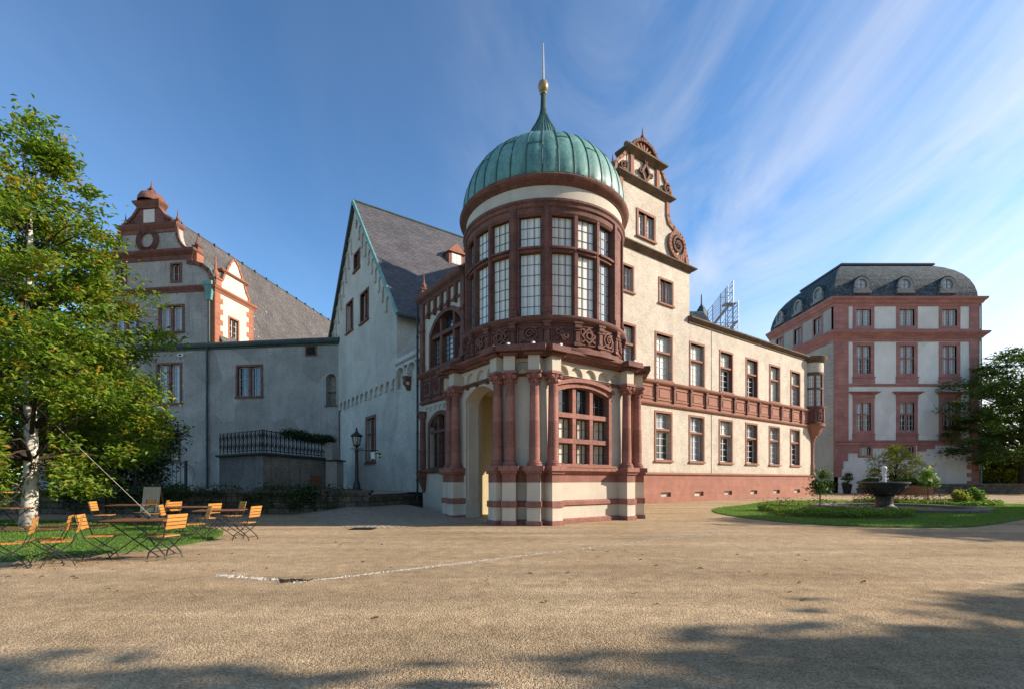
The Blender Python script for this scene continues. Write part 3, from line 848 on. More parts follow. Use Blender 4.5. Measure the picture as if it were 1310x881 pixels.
cap.box(-.26, .26, -.26, .26, 5.24, 5.33)
for a in range(4):
    t = math.pi / 4 + a * math.pi / 2
    x, y = .25 * math.cos(t), .25 * math.sin(t)
    cap.lathe([(0, -.085), (.06, -.06), (.085, 0), (.06, .06), (0, .085)], (x, y, 5.14), 8)
    for q in (-.35, .35):
        cap.lathe([(0, -.07), (.035, -.04), (.05, .0), (.02, .06), (0, .07)], (.19 * math.cos(t + q * 1.6), .19 * math.sin(t + q * 1.6), 5.0), 6)
first = None
for i, (p, nrm) in enumerate(cols):
    loc = Vector((p[0] - 3.05, p[1] - 3.05, 0))
    rz = math.atan2(nrm[1], nrm[0])
    if first is None:
        a = sh.build('column', PV.root, smooth=False, auto=40); b = base.build('base', a, auto=40); d = cap.build('capital', a, auto=40)
        pd = MB('pav')
        pd.box(-.42, .25, -.235, .235, .16, .62); pd.box(-.42, .235, -.235, .235, .84, 1.48)
        pd.mat('col')
        pd.box(-.42, .29, -.275, .275, 0, .16); pd.box(-.42, .285, -.27, .27, .62, .84)
        pd.box(-.42, .24, -.24, .24, 1.48, 1.78); pd.box(-.42, .30, -.29, .29, 1.78, 1.88); pd.box(-.42, .37, -.35, .35, 1.88, 2.05)
        e = pd.build('pedestal', PV.root)
        ib = MB('pav'); ib.box(-.42, .2, -.2, .2, 5.33, 5.84)
        f = ib.build('impost_block', PV.root)
        first = (a, b, d, e, f)
    else:
        a, b, d, e, f = [o.copy() for o in first]
        for o in (a, b, d, e, f): COL.objects.link(o)
        for o in (a, e, f): o.parent = PV.root
        b.parent = a; d.parent = a
    for o in (a, e, f):
        o.location = loc; o.rotation_euler = (0, 0, rz)
# string course, blind arches, cornice
mb = MB('red')
mb.sweep(octo, [(-.02, 5.22), (.05, 5.22), (.09, 5.28), (.05, 5.34), (-.02, 5.34)], closed=True)
PV.part('string_course', mb)
mb = MB('pav'); br = MB('red')
ARC = {0: (.45, 3.95, 5), 1: (.33, 1.09, 1), 2: (.25, 3.2, 4), 3: (.33, 1.09, 1), 4: (.45, 4.1, 5), 5: (.33, 1.09, 1), 6: (.4, 3.35, 4), 7: (.33, 1.09, 1)}
for i, (sa, ea, na) in ARC.items():
    pl, L = side(i)
    w = (ea - sa) / na
    hs = []
    for k in range(na):
        cx = sa + w * (k + .5); r_ = w * .5 - .055
        hs.append([(cx - r_, 5.345), (cx + r_, 5.345)] + [(cx + r_ * math.cos(math.pi * q / 10), 5.40 + min(r_, .36) * math.sin(math.pi * q / 10)) for q in range(11)])
        if k: br.mark(); pbox(br, pl, cx - w / 2 - .06, cx - w / 2 + .06, 5.14, 5.22, -.01, .12)
    plate(mb, pl, rect(.02, L - .02, 5.335, 5.835), hs, .11, 0)
PV.part('blind_arcade', mb); part_each(PV, 'arcade_bracket', br)
mb = MB('red')
mb.sweep(octo, [(-.3, 5.84), (.26, 5.84), (.29, 5.90), (.38, 5.93), (.47, 6.02), (.50, 6.04), (.50, 6.12), (.42, 6.16), (-.3, 6.20)], closed=True)
for p, nrm in cols:
    a = Vector(nrm)
    q = Vector(p) + a * .02
    mb.obox(q, nrm, .62, .62, 5.84, 5.93)
    mb.obox(q + a * .06, nrm, .80, .84, 5.95, 6.15)
PV.part('cornice', mb)
mb = MB('lead'); mb.prism(octo, 6.12, 6.26)
PV.part('terrace_roof', mb)
mb = MB('irong')
for p, nrm in cols[2:6]:
    mb.mark()
    q = Vector(p) + Vector(nrm) * .40
    mb.box(q.x - .05, q.x + .05, q.y - .05, q.y + .05, 6.15, 6.22)
part_each(PV, 'floodlight', mb)
# large front window, three by three lights
pl, L = side(0)
A = octo[0][0]
window(PV, pl, FW[0] - A, FW[1] - A, FW[2], FW[3], FW[4], fw=.16, rd=.3, frame='col', mull=(2.27 - A, 3.15 - A), trans=(3.0, 3.94), mw=.17, grid=(3, 2), sashm='lamp_lead', pane='gcurt', toppane='gdark', sashw=.04, barw=.014, proud=.05)
mb = MB('col')
pts = arch(FW[0] - A - .22, FW[1] - A + .22, 4.55, 4.90, .27, 14)[2:]
for p, q in zip(pts[:-1], pts[1:]):
    mb.hexa([pl(p[0], p[1], .0), pl(q[0], q[1], .0), pl(q[0], q[1] + .14, .0), pl(p[0], p[1] + .14, .0)], [pl(p[0], p[1], .14), pl(q[0], q[1], .14), pl(q[0], q[1] + .14, .14), pl(p[0], p[1] + .14, .14)])
PV.part('window_hood', mb)
mb = MB('rosep'); pbox(mb, pl, FW[0] - A - .35, FW[1] - A + .25, 2.02, 2.10, 0, .24)
PV.part('window_sill', mb)

# ---- round upper storey
TC = (3.05, 3.05)
P0A = R(222.0)
LA = [0, 21.3, 39.0, 56.4, -21.3, -39.0, -56.4, 180, 90 + 21.3, -90 - 21.3]
mb = MB('red')
mb.lathe([(2.6, 6.1), (3.42, 6.1), (3.42, 6.26), (3.30, 6.33), (3.24, 6.36), (3.24, 7.16), (3.30, 7.20), (3.40, 7.26), (3.44, 7.32), (3.44, 7.40), (3.34, 7.44), (2.9, 7.46)], (TC[0], TC[1], 0), 96)
PV.part('parapet', mb, auto=35)
# carved panels and console pilasters on the parapet
class Cyl:
    flip = False
    def __init__(s, r): s.r = r
    def __call__(s, a, z, d=0.0):
        t = P0A + a / s.r
        return (TC[0] + (s.r + d) * math.cos(t), TC[1] + (s.r + d) * math.sin(t), z)
cy = Cyl(3.24)
rel = MB('red'); con = MB('red')
pil = [10.8, -10.8, 30.2, 47.6, 66, -30.2, -47.6, -66, 84, -84]
for a in pil:
    con.mark()
    x = R(a) * 3.24
    pbox(con, cy, x - .13, x + .13, 6.38, 6.50, -.02, .14)
    pbox(con, cy, x - .10, x + .10, 6.50, 6.92, -.02, .10)
    pbox(con, cy, x - .06, x + .06, 6.52, 6.90, .09, .13)
    pbox(con, cy, x - .14, x + .14, 6.92, 7.00, -.02, .16)
    pbox(con, cy, x - .12, x + .12, 7.00, 7.14, -.02, .20)
    pbox(con, cy, x - .16, x + .16, 7.14, 7.21, -.02, .22)
part_each(PV, 'console', con)
bounds = sorted(pil)
for k, (a, b) in enumerate(zip(bounds[:-1], bounds[1:])):
    x0, x1 = R(a) * 3.24 + .17, R(b) * 3.24 - .17
    cx, w = (x0 + x1) / 2, (x1 - x0)
    h0, h1 = 6.46, 7.12
    rel.mark()
    cz = (h0 + h1) / 2
    strip_path(rel, cy, [(x0, h0), (x1, h0), (x1, h1), (x0, h1), (x0, h0)], .045, .05)
    m = min(w, h1 - h0) / 2 - .05
    if k % 3 == 0:
        strip_path(rel, cy, [(cx - m, cz), (cx, cz + m), (cx + m, cz), (cx, cz - m), (cx - m, cz)], .07, .08)
        strip_path(rel, cy, circle(cx, cz, m * .45, 10) + [(cx + m * .45, cz)], .05, .10)
        for sx in (-1, 1):
            for sz in (-1, 1):
                strip_path(rel, cy, [(cx + sx * m * .55, cz + sz * m * .55), (cx + sx * w * .42, cz + sz * m * .85)], .06, .07)
    elif k % 3 == 1:
        strip_path(rel, cy, circle(cx, cz, m * .9, 14) + [(cx + m * .9, cz)], .06, .07)
        strip_path(rel, cy, spiral(cx, cz, m * .6, .03, 1.3, 0), .05, .10)
        strip_path(rel, cy, [(x0 + .05, h0 + .05), (cx - m * .7, cz - m * .7)], .05, .06); strip_path(rel, cy, [(x1 - .05, h1 - .05), (cx + m * .7, cz + m * .7)], .05, .06)
        strip_path(rel, cy, [(x0 + .05, h1 - .05), (cx - m * .7, cz + m * .7)], .05, .06); strip_path(rel, cy, [(x1 - .05, h0 + .05), (cx + m * .7, cz - m * .7)], .05, .06)
    else:
        strip_path(rel, cy, spiral(cx - m * .45, cz + m * .3, .04, m * .5, 1.2, 0), .06, .09)
        strip_path(rel, cy, spiral(cx + m * .45, cz - m * .3, .04, m * .5, 1.2, math.pi), .06, .09)
        strip_path(rel, cy, [(cx - m * .8, cz - m * .7), (cx, cz), (cx + m * .8, cz + m * .7)], .05, .07)
        strip_path(rel, cy, circle(cx, cz, .08, 8) + [(cx + .08, cz)], .06, .10)
part_each(PV, 'carved_panel', rel)
# lights
def cyl_light(a):
    hw = R(7.2)
    t = P0A + R(a)
    e1 = (TC[0] + 3.10 * math.cos(t - hw), TC[1] + 3.10 * math.sin(t - hw)); e2 = (TC[0] + 3.10 * math.cos(t + hw), TC[1] + 3.10 * math.sin(t + hw))
    p = Pl(e1, (e2[0] - e1[0], e2[1] - e1[1]), (math.cos(t), math.sin(t)))
    return p, (Vector(e2) - Vector(e1)).length
panes = {0: ('gblind', 'gblind'), -21.3: ('gcurt', 'gcurt'), -39.0: ('gblind', 'gblind'), 21.3: ('gcurt', 'gcurt'), 39.0: ('gblind', 'gblind'), 56.4: ('gcurtd', 'gcurtd')}
for a in LA:
    p, L = cyl_light(a)
    pa, pb = panes.get(a, ('gcurtd', 'gcurtd'))
    mb = MB('red')
    fw = .05
    plate(mb, p, rect(-fw, L + fw, 7.40, 11.12), [rect(0, L, 7.46, 9.74), rect(0, L, 9.95, 11.06)], .03, -.05)
    w = PV.part('window', mb)
    pm = MB(pa); plate(pm, p, rect(-.01, L + .01, 7.44, 11.06), (), -.03, 0, edges=False)
    PV.part('pane', pm, w)
    sm = MB('lamp_lead')
    for zz0, zz1, nz in ((7.46, 9.74, 6), (9.95, 11.06, 3)):
        for k in range(0, 4):
            x = L * k / 3
            x = min(max(x, .02), L - .02)
            pbox(sm, p, x - (.016 if k in (0, 3) else .006), x + (.016 if k in (0, 3) else .006), zz0, zz1, -.028, -.008)
        for k in range(0, nz + 1):
            z = zz0 + (zz1 - zz0) * k / nz
            pbox(sm, p, 0, L, z - (.016 if k in (0, nz) else .006), z + (.016 if k in (0, nz) else .006), -.026, -.006)
    PV.part('lead_cames', sm, w)
mb = MB('red')
cc = (TC[0], TC[1])
def deg(a): return P0A + R(a)
thin = [30.2, 47.7, -30.2, -47.7]
for a in thin:
    mb.mark()
    mb.ring(cc, 2.95, 3.20, deg(a - 1.6), deg(a + 1.6), 7.42, 11.2, 2)
    mb.ring(cc, 3.19, 3.24, deg(a - 1.1), deg(a + 1.1), 7.44, 11.15, 2)
part_each(PV, 'mullion', mb)
mb = MB('red')
for a in (10.7, -10.7):
    mb.mark()
    mb.ring(cc, 2.95, 3.24, deg(a - 3.5), deg(a + 3.5), 7.42, 11.3, 3)
    mb.ring(cc, 3.23, 3.33, deg(a - 1.9), deg(a + 1.9), 7.42, 11.36, 2)
    mb.ring(cc, 3.23, 3.38, deg(a - 2.5), deg(a + 2.5), 7.44, 7.66, 2)
    mb.ring(cc, 3.32, 3.36, deg(a - 1.0), deg(a + 1.0), 7.7, 11.3, 2)
for a, b in ((63.8, 105), (-105, -63.8), (117.6, 173.5), (186.5, 242.4)):
    mb.mark()
    mb.ring(cc, 2.9, 3.24, deg(a), deg(b), 7.42, 11.3, 16)
for a in (66, 84, -66, -84):
    mb.mark()
    mb.ring(cc, 3.22, 3.33, deg(a - 1.9), deg(a + 1.9), 7.42, 11.36, 2)
    mb.ring(cc, 3.22, 3.38, deg(a - 2.5), deg(a + 2.5), 7.44, 7.66, 2)
part_each(PV, 'pier', mb)
mb = MB('red')
for a in (0, 21.3, 39, 56.4, -21.3, -39, -56.4):
    mb.mark()
    mb.ring(cc, 3.0, 3.22, deg(a - 7.3), deg(a + 7.3), 9.75, 9.94, 4)
    mb.ring(cc, 3.2, 3.30, deg(a - 7.3), deg(a + 7.3), 9.85, 9.93, 4)
part_each(PV, 'transom', mb)
mb = MB('red')
mb.lathe([(2.9, 11.06), (3.20, 11.06), (3.26, 11.14), (3.27, 11.3), (3.33, 11.34), (3.34, 11.44), (3.40, 11.50), (3.40, 11.58), (3.30, 11.62), (2.9, 11.62)], (cc[0], cc[1], 0), 96)
PV.part('lintel', mb, auto=30)
mb = MB('pav'); mb.lathe([(3.27, 11.6), (3.27, 12.2)], (cc[0], cc[1], 0), 96)
PV.part('drum', mb, auto=30)
mb = MB('red')
mb.lathe([(3.2, 12.10), (3.31, 12.10), (3.35, 12.15), (3.42, 12.18), (3.49, 12.24), (3.53, 12.29), (3.55, 12.35), (3.53, 12.40), (3.46, 12.44), (3.3, 12.47), (2.9, 12.48)], (cc[0], cc[1], 0), 120)
PV.part('cornice', mb, auto=30)
# onion dome, 36 gores with standing seams
prof = [(3.25, 12.36)] + [(3.40 * math.cos(t) ** .8, 12.5 + 2.85 * math.sin(t)) for t in np.linspace(0, 1.35, 14)] + [(.77, 15.75), (.63, 16.10), (.48, 16.42), (.34, 16.66), (.23, 16.90), (.15, 17.10), (.105, 17.35), (.08, 18.05)]
NG, SUB = 36, 4
mb = MB('copper')
rows = []
for r, z in prof:
    row = []
    for k in range(NG * SUB):
        t = 2 * math.pi * k / (NG * SUB)
        f = (k % SUB) / SUB
        rr = r * (1 + .012 * math.sin(math.pi * f))
        row.append(mb.av((cc[0] + rr * math.cos(t), cc[1] + rr * math.sin(t), z)))
    rows.append(row)
for j in range(len(rows) - 1):
    n = NG * SUB
    for k in range(n): mb.face((rows[j][k], rows[j][(k + 1) % n], rows[j + 1][(k + 1) % n], rows[j + 1][k]))
dome = PV.part('dome', mb, auto=50)
mb = MB('copperseam')
for k in range(NG):
    t = 2 * math.pi * k / NG
    pts = [(cc[0] + (r + .012) * math.cos(t), cc[1] + (r + .012) * math.sin(t), z) for r, z in prof]
    mb.tube(pts, [.028] * (len(pts) - 7) + [.022, .018, .014, .011, .009, .008, .007], 5)
    # alternate cross seams
    if k % 2 == 0:
        a, b = t, 2 * math.pi * (k + 1) / NG
        zc = 13.75 if k % 4 else 14.1
        rc = 3.40 * math.cos(math.asin((zc - 12.5) / 2.85)) ** .8 + .01
        mb.tube([(cc[0] + rc * math.cos(a + (b - a) * q / 4) * (1 + .011 * math.sin(math.pi * q / 4)), cc[1] + rc * math.sin(a + (b - a) * q / 4) * (1 + .011 * math.sin(math.pi * q / 4)), zc) for q in range(5)], .014, 4)
PV.part('seam', mb, dome)
fb = MB('gold'); fb.lathe([(.0, 17.95), (.13, 17.98), (.15, 18.03), (.10, 18.06), (.17, 18.12), (.215, 18.25), (.215, 18.38), (.17, 18.5), (.10, 18.56), (.05, 18.6), (0, 18.6)], (cc[0], cc[1], 0), 20)
fin = PV.part('finial', fb, auto=40)
fb = MB('irong'); fb.lathe([(.05, 18.55), (.042, 19.2), (.02, 20.15), (0, 20.2)], (cc[0], cc[1], 0), 8)
PV.part('spike', fb, fin)

# ================================================================== LOGGIA BAY (left of the tower)
LG = block_thing('loggia_bay', 'narrow two storey bay with carved red arches between gabled house and round tower', 'building', .9, 8.2)
pl = Pl((.9, 10.35), (0, -1), (-1, 0))       # a grows towards the tower
def la(v): return 10.35 - v
mb = MB('pav')
UW = (la(9.35), la(6.15), 7.22, 8.75, .86)
LW = (la(9.50), la(7.20), 2.20, 4.25, .55)
plate(mb, pl, rect(0, la(5.7), 0, 10.9), [arch(*UW), arch(*LW)], 0, -.4, back=True)
mb.box(1.3, 5.4, 10.05, 10.35, 0, 10.9); mb.box(5.1, 5.4, 5.86, 10.05, 0, 10.9); mb.box(1.3, 5.1, 5.86, 6.1, 5.5, 10.9)
LG.part('wall', mb)
mb = MB('lead'); mb.box(.75, 5.5, 5.8, 10.4, 11.05, 11.2)
LG.part('roof', mb)
window(LG, pl, *UW, fw=.17, rd=.32, frame='red', mull=(UW[0] + .95, UW[0] + 2.25), trans=(8.72,), mw=.18, grid=(3, 6), topgrid=(3, 2), sashm='lamp_lead', pane='gcurtd', toppane='gdark', sashw=.04, barw=.016, proud=.06)
window(LG, pl, *LW, fw=.17, rd=.32, frame='red', mull=(LW[0] + .8, LW[0] + 1.55), trans=(4.0,), mw=.16, grid=(3, 6), topgrid=(3, 2), sashm='lamp_lead', pane='gdark', sashw=.04, barw=.016, proud=.06)
mb = MB('red')
run = [(.9 + .35, 10.35), (.9, 10.35), (.9, 5.9)]
mb.mark(); mb.sweep(run, [(-.02, 5.46), (.06, 5.46), (.14, 5.54), (.14, 5.62), (.06, 5.68), (.06, 6.78), (.16, 6.86), (.26, 6.98), (.26, 7.06), (.1, 7.12), (-.02, 7.12)])
mb.mark(); mb.sweep(run, [(-.02, 10.62), (.08, 10.62), (.14, 10.74), (.30, 10.86), (.36, 10.98), (.36, 11.06), (.2, 11.12), (-.02, 11.14)])
mb.mark(); mb.sweep(run, [(-.02, 9.92), (.05, 9.92), (.08, 9.98), (.05, 10.04), (-.02, 10.04)])
mb.mark(); mb.sweep(run, [(-.02, 1.92), (.1, 1.92), (.2, 2.0), (.2, 2.10), (.05, 2.14), (-.02, 2.14)])
part_each(LG, 'cornice', mb)
mb = MB('red')
for a in (.12, la(5.98)):
    mb.mark()
    pbox(mb, pl, a - .16, a + .16, 7.1, 10.62, 0, .15)
    pbox(mb, pl, a - .2, a + .2, 7.1, 7.5, 0, .2); pbox(mb, pl, a - .2, a + .2, 9.2, 9.35, 0, .2)
part_each(LG, 'pilaster', mb)
mb = MB('red')
for k in range(1, 6):
    a = .12 + (la(5.98) - .12) * k / 6 - .02
    if True:
        mb.mark()
        pbox(mb, pl, a - .10, a + .10, 10.02, 10.62, 0, .13); pbox(mb, pl, a - .06, a + .06, 9.75, 10.02, 0, .18)
part_each(LG, 'bracket', mb)
mb = MB('red')
for k in range(4):
    mb.mark()
    x0 = .18 + k * 1.06; x1 = x0 + .88
    strip_path(mb, pl, [(x0, 5.82), (x1, 5.82), (x1, 6.66), (x0, 6.66), (x0, 5.82)], .06, .12)
    cx = (x0 + x1) / 2
    strip_path(mb, pl, spiral(cx, 6.24, .3, .04, 1.5, k), .06, .12)
    pbox(mb, pl, x0 - .16, x0 - .03, 5.68, 6.8, .05, .17)
part_each(LG, 'carved_panel', mb)
mb = MB('pav')
for k in range(5):
    mb.mark(); relief_arc(mb, pl, .62 + k * .5, 5.08, .25, .05, .06, n=10)
part_each(LG, 'blind_arch', mb)
mb = MB('red'); mb.lathe([(.17, 2.15), (.17, 3.0), (.20, 3.02), (.20, 3.1), (.16, 3.14), (.14, 4.7), (.2, 4.74), (.24, 5.0), (.24, 5.08)], (.78, 10.1, 0), 16)
mb.box(.52, .95, 9.9, 10.3, 5.0, 5.1)
LG.part('column', mb, auto=40)
mb = MB('red'); mb.hexa([(.78, 10.0, 1.05), (.92, 10.0, 1.05), (.92, 10.2, 1.05), (.78, 10.2, 1.05)], [(.48, 9.85, 1.95), (.92, 9.85, 1.95), (.92, 10.33, 1.95), (.48, 10.33, 1.95)])
mb.lathe([(0, .9), (.07, .95), (.09, 1.05), (.06, 1.15)], (.83, 10.1, 0), 8)
LG.part('corbel', mb)
mb = MB('red'); obelisk(mb, .85, 10.15, 11.1, 12.35, .36)
LG.part('pinnacle', mb)
mb = MB('rose'); obelisk(mb, .85, 5.3, 11.1, 13.1, .42)
LG.part('pinnacle', mb)
mb = MB('iron'); mb.tube([(.72, 10.62, .5), (.72, 10.62, 11.0)], .06, 8)
for z in (1.5, 4, 6.5, 9): mb.tube([(.72, 10.62, z), (.72, 10.62, z + .08)], .085, 8)
LG.part('downpipe', mb)

# ================================================================== LONG WING WITH SCROLL GABLE
WG = block_thing('long_wing', 'long sunlit cream palace wing with scrolled gable, red belt of panels and corner oriel', 'building', 16.4, 8.4)
pl = Pl((0, 8.4), (1, 0), (0, -1))
UWIN = [13.45, 17.45, 21.45, 25.43, 29.41, 33.36, 37.34]
mb = MB('cream')
holes = []
for a in UWIN: holes += [rect(a + .15, a + 1.85, 8.66, 11.75), rect(a + .10, a + 1.80, 3.02, 6.28)]
GW3 = [(13.72, 15.12), (17.98, 19.38)]
for a, b in GW3: holes.append(rect(a, b, 14.02, 15.62))
outline = [(5.4, 0), (42.15, 0), (42.15, 13.25), (21.48, 13.25), (21.48, 17.0), (11.3, 17.0), (11.3, 18.4), (8.0, 18.4), (8.0, 13.25), (5.4, 13.25)]  # taller block behind the tower is added, unseen, to shade the house eave
plate(mb, pl, outline, holes, 0, -.5)
mb.box(41.7, 42.15, 8.9, 20, 0, 13.25); mb.box(5.4, 42.15, 19.6, 20, 0, 13.25); mb.box(5.4, 5.8, 8.9, 19.6, 0, 13.25); mb.box(10.9, 11.3, 8.9, 11.0, 13, 18.4); mb.box(8.0, 8.4, 8.9, 11.0, 13, 18.4); mb.box(8.4, 10.9, 10.6, 11.0, 13, 18.4)
mb.box(21.0, 21.48, 8.9, 26, 13.2, 17.0); mb.box(11.3, 11.8, 8.9, 26, 13.2, 17.0)
WG.part('wall', mb)
mb = MB('lead')
mb.box(5.3, 11.3, 8.3, 20, 13.3, 13.42); mb.box(7.9, 11.4, 8.3, 11.1, 18.4, 18.55); mb.hexa([(21.5, 8.2, 13.62), (42.2, 8.2, 13.62), (42.2, 14, 14.2), (21.5, 14, 14.2)], [(21.5, 8.2, 13.66), (42.2, 8.2, 13.66), (42.2, 14, 14.24), (21.5, 14, 14.24)])  # includes the lid of the added shade-casting block
mb.box(21.5, 42.2, 14, 20, 13.3, 14.2)
WG.part('roof', mb)
mb = MB('slate')
mb.hexa([(11.2, 8.8, 17.0), (21.6, 8.8, 17.0), (21.6, 26, 17.0), (11.2, 26, 17.0)], [(16.35, 8.8, 23.0), (16.45, 8.8, 23.0), (16.45, 26, 23.0), (16.35, 26, 23.0)])
WG.part('gable_roof', mb)
for k, a in enumerate(UWIN):
    window(WG, pl, a + .15, a + 1.85, 8.66, 11.75, fw=.15, rd=.36, frame='rosep', trans=(10.55,), mw=.14, grid=(2, 4), topgrid=(2, 2), pane=['gcurtd', 'gblind', 'gblind', 'gdark', 'gdark', 'gblind', 'gcurtd'][k], toppane='gblind', sashw=.09)
for k, a in enumerate(UWIN):
    window(WG, pl, a + .10, a + 1.80, 3.02, 6.28, fw=.15, rd=.36, frame='rosep', trans=(5.12,), mw=.14, grid=(2, 4), topgrid=(2, 2), pane='gcurtd' if k in (2, 5) else 'gdark', toppane='gcurtd' if k % 3 else 'gblind', sashw=.09, barw=.034)
for a, b in GW3:
    window(WG, pl, a, b, 14.02, 15.62, fw=.14, rd=.3, frame='rosep', mull=((a + b) / 2,), mw=.001, grid=(2, 3), pane='gcurtd', sashw=.08)
# plinth with cellar lights
mb = MB('rose')
pp = Pl((0, 8.28), (1, 0), (0, -1))
ch = [rect(a + .42, a + 1.55, .40, .72) for a in UWIN[1:]]
plate(mb, pp, rect(5.4, 42.27, 0, 1.92), ch, 0, -.12)
plate(mb, Pl((0, 8.22), (1, 0), (0, -1)), rect(5.4, 42.3, 0, .86), ch, 0, -.06)
mb.box(42.15, 42.27, 8.28, 20, 0, 1.92)
WG.part('plinth', mb)
mb = MB('rosep')
mb.sweep([(5.4, 8.3), (42.25, 8.3), (42.25, 20)], [(-.05, 1.9), (.05, 1.9), (.13, 1.97), (.13, 2.04), (-.05, 2.12)])
WG.part('plinth_moulding', mb)
for a in UWIN[1:]:
    mb = MB('dark'); mb.box(a + .42, a + 1.55, 8.62, 8.70, .38, .74)
    mb.mat('gdark'); mb.box(a + .45, a + 1.52, 8.60, 8.62, .40, .72)
    w = WG.part('cellar_window', mb)
    mb = MB('wframe')
    for q in range(9):
        x = a + .50 + q * .12
        mb.box(x - .012, x + .012, 8.40, 8.42, .40, .55 + .06 * (q % 2))
    mb.box(a + .43, a + 1.50, 8.40, 8.42, .42, .45)
    WG.part('grille', mb, w)
# belt of panels
bl = MB('rosep')
bl.sweep([(5.4, 8.4), (41.3, 8.4)], [(-.02, 6.70), (.06, 6.70), (.16, 6.80), (.20, 6.88), (.20, 6.94), (.10, 7.0), (.06, 7.02), (.06, 8.20), (.14, 8.24), (.22, 8.32), (.26, 8.42), (.26, 8.47), (-.02, 8.53)])
WG.part('belt', bl)
bw = MB('rose'); cb = MB('red')
pb = Pl((0, 8.34), (1, 0), (0, -1))
edges = []
for a in UWIN: edges += [a - .02, a + 1.97]
edges = [11.45] + edges + [41.0]
for a, b in zip(edges[:-1], edges[1:]):
    n = 1
    w = b - a
    x0, x1 = a + .2, b - .2
    bw.mark()
    strip_path(bw, pb, [(x0, 7.2), (x1, 7.2), (x1, 8.05), (x0, 8.05), (x0, 7.2)], .09, .05)
    pbox(bw, pb, x0 + .22, x1 - .22, 7.36, 7.9, 0, .035)
part_each(WG, 'belt_panel', bw)
for a in edges:
    cb.mark()
    pbox(cb, pb, a - .09, a + .09, 7.02, 8.22, 0, .15); pbox(cb, pb, a - .12, a + .12, 8.1, 8.24, 0, .2)
part_each(WG, 'belt_pilaster', cb)
mb = MB('corn')
mb.sweep([(21.3, 8.4), (42.15, 8.4), (42.15, 20)], [(-.05, 13.16), (.04, 13.16), (.08, 13.22), (.08, 13.30), (.22, 13.38), (.32, 13.48), (.36, 13.50), (.36, 13.60), (.24, 13.66), (-.05, 13.70)])
WG.part('eaves_cornice', mb)
# ---- the gable
gc = 16.40
mb = MB('cream')
G1 = [(21.48 - gc, 17.2), (4.75, 17.25), (4.72, 17.9)]
# scroll outline on the right half, mirrored
right = [(4.85, 17.25), (4.62, 18.0), (4.30, 18.75), (3.75, 19.30), (3.10, 19.62), (2.62, 19.85), (2.45, 20.3), (2.45, 21.25)]
poly = [(gc - w, z) for w, z in right][::-1]
poly = [(gc + w, z) for w, z in right] + poly
GW = (15.70, 17.35, 18.05, 19.62)
plate(mb, pl, poly, [rect(*GW)], -.02, -.5, back=True)
top = [(1.75, 21.6), (1.75, 23.3)]
plate(mb, pl, [(gc - 1.75, 21.6), (gc + 1.75, 21.6), (gc + 1.75, 23.3), (gc - 1.75, 23.3)], (), -.06, -.5, back=True)
sc = [(2.95, 21.6), (2.85, 22.1), (2.55, 22.45), (2.2, 22.75), (1.95, 23.1), (1.7, 23.3), (1.7, 21.6)]
for sgn in (1, -1): plate(mb, pl, [(gc + sgn * w, z) for w, z in sc], (), -.10, -.45, back=True)
WG.part('gable', mb)
window(WG, pl, *GW, fw=.17, rd=.28, frame='rosep', mull=(gc + .12,), mw=.18, grid=(2, 3), pane='gcurtd', sashw=.07)
mb = MB('corn')
def gsweep(x0, x1, prof, ret=.9):
    mb.mark(); mb.sweep([(x0, 8.4 + ret), (x0, 8.4), (x1, 8.4), (x1, 8.4 + ret)], prof)
gsweep(11.3, 21.48, [(-.05, 16.84), (.05, 16.84), (.10, 16.92), (.22, 16.98), (.36, 17.08), (.42, 17.12), (.42, 17.20), (.26, 17.26), (-.5, 17.30)])
gsweep(gc - 2.6, gc + 2.6, [(-.05, 21.18), (.05, 21.18), (.10, 21.26), (.28, 21.38), (.38, 21.46), (.38, 21.55), (.2, 21.61), (-.5, 21.64)])
gsweep(gc - 1.6, gc + 1.6, [(-.05, 23.1), (.06, 23.1), (.16, 23.2), (.36, 23.34), (.42, 23.38), (.42, 23.5), (-.5, 23.54)])
part_each(WG, 'gable_cornice', mb)
mb = MB('rosep')
for sgn in (1, -1):
    mb.mark()
    pts = [(gc + sgn * w, z) for w, z in right]
    strip_path(mb, Pl((0, 8.42), (1, 0), (0, -1)), pts, .34, .10)
    pb_ = Pl((0, 8.36), (1, 0), (0, -1))
    strip_path(mb, pb_, circle(gc + sgn * 3.42, 18.42, .86, 20) + [(gc + sgn * 3.42 + .86, 18.42)], .26, .16)
    strip_path(mb, pb_, [(gc + sgn * 4.2, 18.0), (gc + sgn * 4.0, 17.5), (gc + sgn * 3.5, 17.32)], .24, .14)
    strip_path(mb, Pl((0, 8.46), (1, 0), (0, -1)), [(gc + sgn * w, z) for w, z in sc[:6]], .2, .10)
    pbox(mb, pl, gc + sgn * 1.35 - .16, gc + sgn * 1.35 + .16, 21.62, 23.15, -.1, .06)
part_each(WG, 'scroll', mb)
mb = MB('shellw')
for sgn in (1, -1):
    mb.mark()
    pb_ = Pl((0, 8.38), (1, 0), (0, -1))
    strip_path(mb, pb_, spiral(gc + sgn * 3.42, 18.42, .62, .08, 1.6, 1.0, 26, sgn), .17, .22)
    mb.lathe([(0, -.1), (.16, -.06), (.16, .1), (0, .14)], (gc + sgn * 3.42, 8.22, 18.42), 8)
    mb.mark()
    strip_path(mb, pb_, spiral(gc + sgn * 2.28, 22.05, .40, .06, 1.4, 1.0, 20, sgn), .13, .16)
part_each(WG, 'volute', mb)
mb = MB('shellw')
pb_ = Pl((0, 8.38), (1, 0), (0, -1))
dz = 22.35
strip_path(mb, pb_, [(gc, dz + .62), (gc + .40, dz), (gc, dz - .62), (gc - .40, dz), (gc, dz + .62)], .17, .12)
